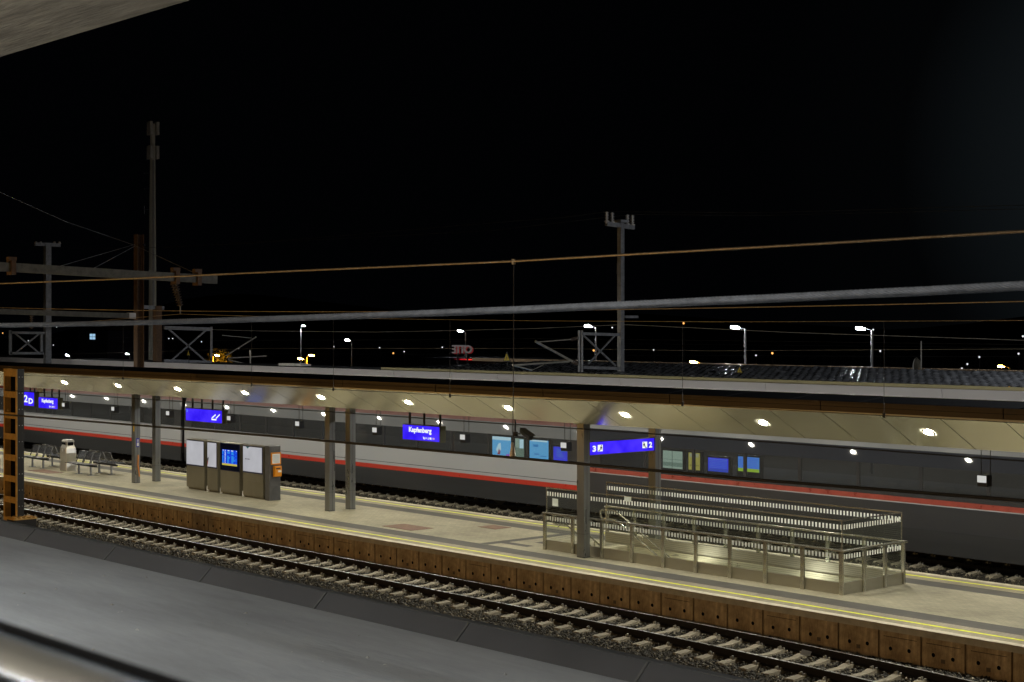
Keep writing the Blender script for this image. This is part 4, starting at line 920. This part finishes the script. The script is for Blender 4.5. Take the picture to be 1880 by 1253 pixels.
mb = MB(); mb.box(x1_ - wS + .02, x1_ - .02, y0_ + .2, y0_ + .22, -.9, top - .05); mb.build('back_plate', M_black, t)
for k in range(9):
    z = top - .24 - k * .655; mb = MB(); mb.box(x1_ - wS + .09, x1_ - .09, y0_ + .004, y0_ + .03, z, z + .24 if k == 0 else z + .19); mb.build('batten', mat('post_paint', (.4, .24, .09)), t)
g0, g1 = G(36, 951, .1), G(84, 949, .1)
t = thing('grating_step', 'orange lit perforated steel step at the foot of the lattice post', 'step', (g0.x, g0.y, 0)); mb = MB(); xa, xb = g0.x - .3, g1.x + .0; ya, yb = g0.y - .3, g0.y + .45
mb.box(xa, xb, ya, yb, .06, .10)
for i in range(13):
    for j in range(5): x_ = xa + (xb - xa) * (i + .5) / 13; y_ = ya + (yb - ya) * (j + .5) / 5; mb.lathe((x_, y_, .10), [(.05, 0), (.035, .035), (0.001, .035)], 6)
mb.build('tread', mat('post_paint', (.4, .24, .09)), t)
mb = MB(); mb.box(xa + .02, xb - .02, ya + .02, yb - .02, -.5, .06); mb.build('base', M_dark, t)
# wires
def wire(name, pts, r, m, label, cat='wire', n=6): return tag(MB().tube(pts, r, n).build(name, m, loc=pts[len(pts) // 2]), label, cat)
def pw(lst, d): return [P(x, y, d) for x, y in lst]
def smooth_px(lst, n=24):
    xs = [p[0] for p in lst]; ys = [p[1] for p in lst]; deg = min(3, len(lst) - 1); c = np.polyfit(xs, ys, deg); X = np.linspace(xs[0], xs[-1], n); return [(float(x), float(np.polyval(c, x))) for x in X]
w1 = wire('messenger_wire', pw([(-60, 523.5), (0, 521), (250, 511.5), (500, 499.5), (730, 489.5), (943, 480), (1200, 465), (1500, 448), (1880, 425), (1960, 420)], 13.7), .017, M_wire, 'bright orange lit messenger wire rising across the night sky')
w1['_w'] = list(w1.location)
pa, pb_ = P(943, 481, 13.7), P(941, 838, 13.7)
mb = MB(); mb.tube([pa, (pa + pb_) / 2 + Vector((.01, 0, 0)), pb_], .006, 6); mb.build('dropper', M_cont, w1)
mb = MB(); mb.cbox(pa, (.04, .03, .07)); mb.tube([pb_ + Vector((0, 0, .18)), pb_ + Vector((0, 0, .05)), pb_], [.01, .035, .04], 8); mb.build('clamp', M_wire, w1)
wire('contact_wire', pw([(-60, 756.5), (0, 761), (500, 801), (940, 840.5), (1400, 882), (1880, 919.5), (1960, 926)], 13.7), .019, M_cont, 'thick black contact wire running in front of the train and columns')
wire('contact_wire', pw([(-60, 712), (400, 742), (900, 777), (1062, 787.5), (1400, 811), (1880, 847), (1960, 853)], 18.4), .010, M_cont, 'thin black contact wire just below the canopy soffit')
wire('messenger_wire', pw(smooth_px([(-60, 564.5), (0, 565), (300, 569), (690, 573.5), (900, 573), (1149, 568), (1450, 562), (1880, 554), (1960, 552)]), 18.4), .010, M_wire, 'yellowish messenger wire just above the thick steel rope at left')
w3 = wire('messenger_wire', pw([(-60, 604), (100, 596), (220, 586), (331, 577), (500, 582), (698, 585.5), (980, 589.4), (1300, 591), (1450, 591), (1880, 588.6), (1960, 588)], 25.4), .009, M_wire, 'dim brown messenger wire hung from the insulator of the grey cross beam')
w3['_w'] = list(w3.location)
wire('contact_wire', pw([(-60, 684), (40, 689.5), (226, 695.5), (450, 707), (900, 730), (1250, 742), (1400, 751), (1880, 777.5), (1960, 782)], 25.4), .008, M_cont, 'thin black contact wire along the top edge of the canopy soffit')
for px, ya, yb in ((226, 587, 695), (462, 581, 707), (612, 584, 715), (826, 587.5, 727), (1253, 590.5, 742.5), (1623, 590.5, 763)):
    mb = MB(); mb.tube([P(px, ya, 25.4), P(px, yb, 25.4)], .006, 5); mb.cbox(P(px, yb, 25.4), (.05, .03, .09)); mb.build('dropper', M_cont, w3)
wire('messenger_wire', pw([(300, 603), (480, 608), (690, 610), (845, 607), (980, 603.5), (1133, 596.8), (1152, 596.6), (1450, 610.7), (1880, 625), (1960, 628)], 39.0), .012, M_galv, 'pale messenger wire passing the tall right mast at lamp height')
wire('contact_wire', pw([(-20, 655), (480, 640), (1000, 640), (1300, 644.5), (1880, 641), (1960, 640)], 48), .008, M_wire, 'faint thin wire low over the tiled roof')
for k_, (ya_, yb_, yc_, d0_, lb) in enumerate(((628, 622, 634, 44, 'faint thin wire sagging behind the street lamp heads'), (648, 652, 656, 52, 'faint lowest wire close over the tiled roof'), (618, 630, 640, 54, 'faint thin wire dropping to the right behind the tall mast'))):
    wire('contact_wire', pw([(-20, ya_), (600, (ya_ + yb_) / 2), (1000, yb_), (1500, (yb_ + yc_) / 2), (1960, yc_)], d0_), .004, M_cont, lb)
wire('feeder_wire', pw(smooth_px([(0, 452), (350, 449), (800, 424), (1115, 390), (1400, 392)], 20)[:15] + [(1115, 389), (1400, 391), (1880, 377), (1960, 374)], 44.6), .010, M_cont, 'faint upper feeder wire leaving the top of the right mast')
wire('feeder_wire', pw([(300, 455), (900, 424), (1161, 394), (1400, 396), (1880, 384), (1960, 381)], 45.5), .010, M_cont, 'faint lower feeder wire leaving the top of the right mast')
wire('guy_wire', [P(-30, 340, 22), P(120, 407, 26), P(245, 450, 31), P(365, 505, 26)], .012, M_galv, 'diagonal guy wire running from the upper left to the cross beam end')
wire('guy_wire', [P(248, 449, 41.1), P(110, 489, 30)], .012, M_galv, 'upper thin stay wire left of the rusty mast')
wire('guy_wire', [P(248, 452, 41.1), P(172, 493, 30)], .014, M_galv, 'lower thin stay wire left of the rusty mast')
# thick steel rope close to the camera, laid of strands
def rope(d, pts, r):
    P0 = [P(x, y, d) for x, y in pts]; xs = np.array([p.x for p in P0]); zs = np.array([p.z for p in P0]); o = np.argsort(xs); xs, zs = xs[o], zs[o]
    c = np.polyfit(xs, zs, 2); X = np.arange(xs[0] - 1, xs[-1] + 1.5, .012); mb = MB()
    for k in range(9):
        ph = 2 * math.pi * k / 9; pp = [(x, d + r * .72 * math.cos(ph + x * 42), float(np.polyval(c, x)) + r * .72 * math.sin(ph + x * 42)) for x in X]; mb.tube(pp, r * .34, 5)
    mb.tube([(x, d, float(np.polyval(c, x))) for x in X[::20]], r * .62, 6); return mb
tag(rope(3.7, [(0, 597), (500, 588), (940, 567.5), (1400, 546), (1880, 528)], .0125).build('steel_rope', M_cable, loc=P(940, 567, 3.7)), 'thick grey twisted steel rope stretching across the whole view', 'rope')
# ================================================================ FOREGROUND
M_slab = mat('roof_felt', (.30, .31, .315), .9, 0, .36, 1.1, bump=.25, bscale=18, stretch=(.25, 1, 1)); M_upshade = mat('upstand_shade', (.085, .085, .087), .6, .3, .15, 1)  # upstand grey is darkened to carry the shade on its inner face
ns = thing('near_roof', 'flat grey roof in the foreground with edge upstand coloured dark as in shade', 'roof', (-12, 3, 4.0))
mb = MB(); mb.box(-60, 20, -8, 6.28, 3.9, 4.09); mb.build('roof_slab', M_slab, ns)
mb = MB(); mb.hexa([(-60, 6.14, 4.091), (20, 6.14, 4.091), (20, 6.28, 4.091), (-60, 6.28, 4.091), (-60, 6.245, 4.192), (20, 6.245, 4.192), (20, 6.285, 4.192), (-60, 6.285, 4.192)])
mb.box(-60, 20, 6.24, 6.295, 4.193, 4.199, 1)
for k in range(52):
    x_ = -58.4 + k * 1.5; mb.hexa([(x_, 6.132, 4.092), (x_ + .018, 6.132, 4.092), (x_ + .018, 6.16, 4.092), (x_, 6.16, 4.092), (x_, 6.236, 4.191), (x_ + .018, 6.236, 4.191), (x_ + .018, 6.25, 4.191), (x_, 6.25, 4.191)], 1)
mb.build('edge_upstand', [M_upshade, mat('upstand_seam', (.13, .13, .125), .5, .3)], ns)
mb = MB()
for k in range(260):
    x_, y_ = random.uniform(-18, -1), random.uniform(1.5, 6.0); r_ = random.choice((.006, .008, .012, .02)); a_ = random.uniform(0, 6.28)
    mb.add([(x_ + r_ * math.cos(a_ + q * 1.57) * (1 if q % 2 else .6), y_ + r_ * math.sin(a_ + q * 1.57) * (1 if q % 2 else .6), 4.0915) for q in range(4)] + [(x_, y_, 4.0915 + r_ * .5)], [(0, 1, 4), (1, 2, 4), (2, 3, 4), (3, 0, 4)])
o = mb.build('grit', mat('pale_grit', (.42, .41, .38), .9, 0, .5, 3)); o['kind'] = 'stuff'
M_up = mat('board_concrete', (.36, .31, .235), .9, 0, .55, 2.6, bump=.6, bscale=9, stretch=(.35, 2.6, 1))
ed = P(172, 53.5, 6.3)
mb = MB(); mb.box(-70, 12, -10, 6.3, ed.z, ed.z + .4); tag(mb.build('ceiling_slab', M_up, loc=(-20, 0, ed.z)), 'rough concrete roof slab overhanging the upper left corner', 'roof slab')
hr = P(0, 1232, .44); t = thing('handrail', 'shiny steel handrail tube close to the camera at the lower left', 'handrail', hr)
mb = MB(); mb.tube([(-3.2, .44, hr.z), (.4, .44, hr.z)], .024, 24); mb.build('tube', mat('polished_tube', (.52, .57, .63), .2, 1, .05), t)
mb = MB(); mb.tube([(-3.2, .457, hr.z + .0195), (.4, .457, hr.z + .0195)], .0055, 12); mb.build('dark_reflection_strip', M_black, t)  # added black strip draws the dark sky reflected along the tube
mb = MB()
for xx in (-3.0, .3): mb.tube([(xx, .44, 4.2), (xx, .44, hr.z - .02)], .02, 12)
mb.build('post', M_steel, t)
# ================================================================ BEYOND THE STATION
M_lw = emis('street_lamp_white', (.92, .96, 1.0), 1300); M_lo = emis('street_lamp_sodium', (1, .42, .06), 420); M_pole = mat('lamp_pole', (.22, .22, .22), .4, .4); M_poley = mat('lamp_pole_yellow', (.5, .45, .1), .5)
def street_lamp(px, py, Z_d, label, side=1, kind='w', size=1.0, poletop=None, group='lamps beyond the station'):
    d = Z_d; c = P(px, py, d); t = thing('street_lamp', label, 'street lamp', (c.x + side * .9 * size, d, -.9), group)
    mb = MB(); mb.box(c.x - .28 * size, c.x + .28 * size, d - .16 * size, d + .16 * size, c.z - .05, c.z + .07 * size); mb.build('lamp_head', M_pole, t)
    mb = MB(); mb.hexa([(c.x - .25 * size, d - .18 * size, c.z - .10 * size), (c.x + .25 * size, d - .18 * size, c.z - .10 * size), (c.x + .25 * size, d + .14 * size, c.z - .14 * size), (c.x - .25 * size, d + .14 * size, c.z - .14 * size),
                          (c.x - .25 * size, d - .19 * size, c.z + .02), (c.x + .25 * size, d - .19 * size, c.z + .02), (c.x + .25 * size, d + .14 * size, c.z - .055), (c.x - .25 * size, d + .14 * size, c.z - .055)]); mb.build('lens', M_lw if kind == 'w' else M_lo, t)
    mb = MB(); xx = c.x + side * .9 * size; mb.tube([(xx, d, -.9), (xx, d, c.z - .12)], [.11 * size, .07 * size], 10); mb.tube([(xx, d, c.z - .14), (c.x + side * .2 * size, d, c.z + .02)], .045 * size, 6); mb.build('pole', M_pole if kind == 'w' else M_poley, t)
    return t
L = [(1580, 602, 62, 'brightest white street lamp, farthest right beyond the tiled roof', 1, 'w', .72), (1350, 600, 62, 'bright white street lamp second from the right beyond the tiled roof', 1, 'w', .72), (1080, 598, 66, 'bright white street lamp behind the frame of the tall right mast', 1, 'w', .72),
     (845, 607, 74, 'white street lamp standing above the mirrored roadside lettering', 1, 'w', .66), (638, 624, 78, 'white street lamp at the left end of the tiled roof', 1, 'w', .66), (558, 598, 84, 'dimmer white street lamp with tall pole left of the tiled roof', -1, 'w', .55),
     (124, 652, 60, 'white street lamp low above the canopy at the far left', 1, 'w', .5), (234, 650, 62, 'white street lamp with short pole between the bright left lamp and the telecom tower', 1, 'w', .42)]
for a in L: street_lamp(*a)
for a in [(1274, 664, 90, 'orange starlike street lamp right of the tall mast', 1, 'o', 1.0), (1612, 676, 80, 'orange lamp low behind the tiled roof at the right', 1, 'o', .9), (1838, 672, 95, 'small orange lamp at the far right edge', 1, 'o', .7), (572, 652, 90, 'orange lamp on yellow pole left of the tiled roof', -1, 'o', .9), (552, 658, 92, 'lower orange lamp left of the tiled roof', 1, 'o', .9)]:
    street_lamp(*a)
M_dim = emis('far_point_white', (.9, .95, 1), 1.0); M_dimo = emis('far_point_orange', (1, .45, .12), 1.6)
far = [(5, 612, 1), (40, 640, 1), (52, 626, 0), (104, 601, 0), (98, 634, 0), (224, 617, 0), (310, 622, 0), (317, 622, 0), (370, 628, 0), (438, 640, 0), (1124, 602, 0), (1603, 606, 0), (1255, 594, 1), (1200, 643, 0), (1418, 649, 1), (1388, 653, 0), (1090, 644, 1), (722, 649, 1), (613, 637, 0), (697, 639, 0), (742, 646, 0), (812, 638, 0), (1798, 656, 0), (1776, 669, 0), (1766, 677, 0), (1755, 681, 0), (1745, 680, 0), (1616, 645, 0), (455, 672, 0), (1878, 618, 0), (1870, 650, 0)]
for px, py, k in far:
    d = 140; c = P(px, py, d); t = thing('distant_lamp', 'tiny far lamp of the dark town, a single point of light', 'lamp', (c.x, d, -.9), 'tiny far town lamps')
    mb = MB(); r_ = .10 if not k else .13; mb.lathe(c, [(.01, -r_), (r_, -.02), (r_ * .8, r_ * .8), (.01, r_)], 8); mb.build('lamp_head', M_dimo if k else M_dim, t)
    mb = MB(); mb.tube([(c.x, d + .1, -.9), (c.x, d + .1, c.z - r_)], .05, 5); mb.build('pole', M_dark, t)
# telecom tower
d_ = 66.0; c = P(280, 226, d_); t = thing('telecom_tower', 'tall slender pale telecom tower with box antennas at its top', 'tower', (c.x, d_, -.9))
zz = lambda y: P(280, y, d_).z
mb = MB(); mb.tube([(c.x, d_, -.9), (c.x, d_, zz(420)), (c.x + .02, d_, zz(228))], [.36, .28, .2], 16); mb.build('shaft', mat('tower_concrete', (.46, .44, .36), .8, 0, .2, 1.5, bump=.15, stretch=(1, 1, .3)), t)
for y0, y1 in ((224, 248), (268, 292)):
    for dx, dy in ((.22, -.32), (-.42, -.1), (.1, .35)):
        mb = MB(); mb.box(c.x + dx - .2, c.x + dx + .25, d_ + dy - .12, d_ + dy + .12, zz(y1), zz(y0)); mb.build('antenna', mat('antenna_grey', (.45, .43, .38), .6), t, bevel=.03)
mb = MB()
for k in range(46): z = .5 + k * (zz(300) - .5) / 46; mb.box(c.x + .36, c.x + .52, d_ - .2, d_ - .17, z, z + .03)
mb.box(c.x + .35, c.x + .38, d_ - .2, d_ - .16, 0, zz(295)); mb.box(c.x + .5, c.x + .53, d_ - .2, d_ - .16, 0, zz(295)); mb.build('ladder', M_galv, t)
mb = MB()
for y in (318, 347, 385): mb.tube([(c.x - .3, d_ - .2, zz(y)), (c.x - .75, d_ - .35, zz(y) + .02)], .02, 5); mb.tube([(c.x - .75, d_ - .35, zz(y) - (.35 if y > 380 else .06)), (c.x - .75, d_ - .35, zz(y) + (.35 if y > 380 else .06))], .03, 5)
mb.build('whip_antenna', M_galv, t)
# house with lit window
d_ = 95.0; a, e = P(143, 607, d_), P(198, 652, d_); t = thing('house', 'dark blue walled house with one lit window at the far left', 'house', ((a.x + e.x) / 2, d_, -.9))
M_hw = mat('house_wall', (.05, .055, .09), .9)
mb = MB(); mb.box(a.x, e.x, d_, d_ + 8, -.9, a.z); mb.build('wall', M_hw, t)
mb = MB(); mb.prism([(d_ - .4, a.z), (d_ + 4, a.z + 1.8), (d_ + 8.4, a.z)][::-1], a.x - .4, e.x + .4); mb.build('roof', mat('house_roof', (.02, .015, .013), .9), t)
a2, e2 = P(165.5, 613, d_), P(176, 624, d_); mb = MB(); mb.box(a2.x - .06, e2.x + .06, d_ - .06, d_, e2.z - .06, a2.z + .06); w_ = mb.build('window', M_dark, t)
mb = MB(); wm, hm = (e2.x - a2.x), (a2.z - e2.z)
for i in range(2):
    for j in range(2): mb.box(a2.x + wm * (i * .5 + .03), a2.x + wm * (i * .5 + .47), d_ - .08, d_ - .062, e2.z + hm * (j * .5 + .03), e2.z + hm * (j * .5 + .47))
mb.build('pane', emis('window_light', (.42, .72, 1), .75), w_)
# roadside letters (seen from behind) and red light strip
d_ = 70.0
t = thing('roof_lettering', 'tall white and red letters seen from behind on two posts above the tiled roof', 'sign', P(848, 660, d_)); mb = MB()
for ch, x0p, x1p in (('O', 851, 866), ('T', 843.5, 853), ('T', 836, 845), ('E', 829.5, 836)):
    a, e = P(x0p, 634, d_), P(x1p, 649, d_); vs, fs = text_geo(ch, 1.0, .02); x_0, x_1 = min(v.x for v in vs), max(v.x for v in vs); y_0, y_1 = min(v.y for v in vs), max(v.y for v in vs)
    vv = [Vector((e.x - (v.x - x_0) / (x_1 - x_0) * (e.x - a.x), d_, e.z + (v.y - y_0) / (y_1 - y_0) * (a.z - e.z))) for v in vs]
    mb.add(vv, fs, 0); mb.add([v + Vector((0, .05, 0)) for v in vv], fs, 0); mb.add([v + Vector((.06, .12, -.05)) for v in vv], fs, 1)
mb.build('letters', [emis('letter_glow', (.42, .38, .37), .2), emis('letter_red', (.35, .03, .03), .3)], t)
mb = MB()
for px in (836, 854): p = P(px, 649, d_); mb.tube([(p.x, d_ + .2, -.9), (p.x, d_ + .2, p.z + .2)], .07, 6)
mb.build('post', M_dark, t)
a, e = P(834, 659, d_ + 3), P(942, 663.5, d_ + 3); t = thing('red_light_strip', 'long glowing red light strip below the letters seen from behind', 'light', (a.x, d_ + 3, e.z)); mb = MB()
n = 10
for k in range(n): mb.box(a.x + (e.x - a.x) * k / n, a.x + (e.x - a.x) * (k + 1) / n, d_ + 3, d_ + 3.1, e.z, a.z, 0 if k in (2, 3, 4) else (1 if k in (1, 5) else 2))
mb.build('tube', [emis('red_strip_bright', (1, .06, .04), .9), emis('red_strip_mid', (.55, .01, .02), .7), emis('red_strip_low', (.12, .003, .006), .6)], t)
mb = MB(); mb.box(a.x - 4, e.x + 4, d_ + 3.11, d_ + 9, -.9, a.z + .05); mb.build('shed', M_black, t)
# sodium lit bush
d_ = 88.0; c = P(405, 662, d_); t = thing('tree', 'small round bush glowing yellow in lamp light behind the second canopy', 'tree', (c.x, d_, -.9)); mb = MB()
Rb = (P(419, 660, d_).x - P(391, 660, d_).x) / 2
for k in range(900):
    u = rng.normal(0, 1, 3); u /= np.linalg.norm(u); rr_ = Rb * (rng.uniform(.25, 1) ** .5) * (1 + .18 * math.sin(u[0] * 5 + u[2] * 4)); p = c + Vector((u[0] * rr_, u[1] * rr_, u[2] * rr_ * .8)); q_ = Vector(rng.normal(0, 1, 3)).normalized(); w_ = q_.orthogonal().normalized() * rng.uniform(.09, .2); h_ = q_.cross(w_).normalized() * rng.uniform(.08, .16)
    mb.add([p - w_, p - h_, p + w_, p + h_], [(0, 1, 2, 3)])
mb.build('crown', mat('leaf', (.16, .16, .03), .6, 0, .5, 3), t)
mb = MB(); mb.tube([(c.x, d_, -.9), (c.x + .1, d_, c.z - Rb * .4), (c.x, d_, c.z)], [.18, .13, .05], 8)
for k in range(5): a_ = k * 1.3; mb.tube([(c.x, d_, c.z - Rb * .5), (c.x + Rb * .6 * math.cos(a_), d_ + Rb * .6 * math.sin(a_), c.z + Rb * .2)], [.07, .02], 6)
mb.build('trunk', mat('bark', (.08, .06, .04), .9), t)
street_lamp(399, 652, 86.2, 'orange lamp shining into the small bush', -1, 'o', .9)
# dark hill behind the town
mb = MB(); n = 60; X = np.linspace(-900, 350, n); vs = []
for x in X:
    h = 16 + 8 * math.sin(x * .006 + 1) + 4 * math.sin(x * .021); vs += [(x, 420, -.95), (x, 520, h), (x, 800, -.95)]
mb.add(vs, [(i * 3 + j, (i + 1) * 3 + j, (i + 1) * 3 + j + 1, i * 3 + j + 1) for i in range(n - 1) for j in range(2)], 0, True)
struct(mb.build('hill', mat('hill_forest', (.006, .008, .007), .95, 0, .5, .05, spec=0)))
# ================================================================ LIGHT
def light(kind, name, loc, power, col, size=.2, **k):
    l = bpy.data.lights.new(name, kind); l.energy = power; l.color = col
    if kind == 'POINT': l.shadow_soft_size = size
    if kind == 'AREA': l.size = size
    o = bpy.data.objects.new(name, l); COL.objects.link(o); o.location = loc
    return o
for s in (4, 20, 36, 52, 68):
    o = light('AREA', 'sodium_light', (-s, 6.6, 3.4), 130 + s * 2.2, (1, .57, .17), .4); o.rotation_euler = (R(92), 0, 0)
for s in (-3, 4, 11, 18, 25, 32):
    o = light('AREA', 'walkway_light', (-s, 2.0, 8.0), 150, (.95, .985, 1), .5); o.data.spread = R(122); o.data.shape = 'RECTANGLE'; o.data.size = 3.0; o.data.size_y = .25
    o = light('AREA', 'ceiling_fill_light', (-s, -3.2, 6.4), 330, (1, .94, .84), .4); o.rotation_euler = (R(180), 0, 0)  # unseen upward lamps added to brighten the ceiling slab
    o = light('AREA', 'walkway_light', (-s, -2.4, 7.2), 34, (1, .98, .95), .5); o.rotation_euler = (R(48), 0, 0); o.data.shape = 'RECTANGLE'; o.data.size = 5.0; o.data.size_y = .035
for s in (29.2, 25.4, 22.4):
    o = light('AREA', 'stairwell_light', (-s, HD0 + .08, -.75), 17, (1, .97, .80), .2); o.rotation_euler = (R(90), 0, 0); o.data.shape = 'RECTANGLE'; o.data.size = .10; o.data.size_y = 1.2
light('POINT', 'roof_fill_light', (-19, 47.5, 8.5), 3200, (.95, .97, 1), .2); light('POINT', 'roof_fill_light', (-104, 52, 9), 170, (.95, .97, 1), .2)  # unseen fill lamps, added to brighten the tiled roof
w = bpy.data.worlds.new('World'); SC.world = w; w.use_nodes = True; nt = w.node_tree; bg = nt.nodes['Background']
bg.inputs[1].default_value = 1.0
tcw = nt.nodes.new('ShaderNodeTexCoord'); dt = nt.nodes.new('ShaderNodeVectorMath'); dt.operation = 'DOT_PRODUCT'
gd = Vector((-math.sin(R(HEAD - 24)), math.cos(R(HEAD - 24)), .10)).normalized(); dt.inputs[1].default_value = gd
nt.links.new(tcw.outputs['Generated'], dt.inputs[0]); rw = nt.nodes.new('ShaderNodeValToRGB'); ew = rw.color_ramp.elements
ew[0].position = .965; ew[0].color = (.0004, .0005, .0007, 1); ew[1].position = 1.0; ew[1].color = (.007, .0092, .0105, 1); x_ = ew.new(.985); x_.color = (.0009, .0011, .0013, 1)
nt.links.new(dt.outputs['Value'], rw.inputs[0]); nt.links.new(rw.outputs[0], bg.inputs[0])
# ================================================================ CAMERA AND RENDER
cam = bpy.data.cameras.new('camera'); co = bpy.data.objects.new('camera', cam); COL.objects.link(co); SC.camera = co
co.location = (0, 0, CAMZ); co.rotation_euler = (R(90), 0, R(HEAD)); cam.sensor_width = 36; cam.lens = 36 * FPX / 1880
cam.shift_y = -(626.5 - HY) / 1880; cam.clip_start = .05; cam.clip_end = 3000
cam.dof.use_dof = True; cam.dof.focus_distance = 44; cam.dof.aperture_fstop = 13.0
SC.view_settings.view_transform = 'Standard'; SC.view_settings.look = 'None'; SC.view_settings.exposure = 0; SC.view_settings.gamma = 1
SC.render.engine = 'CYCLES'; SC.cycles.use_denoising = True; SC.cycles.max_bounces = 8; SC.cycles.transparent_max_bounces = 24; SC.cycles.sample_clamp_indirect = 6
for o in bpy.data.objects:
    if '_w' in o: del o['_w']
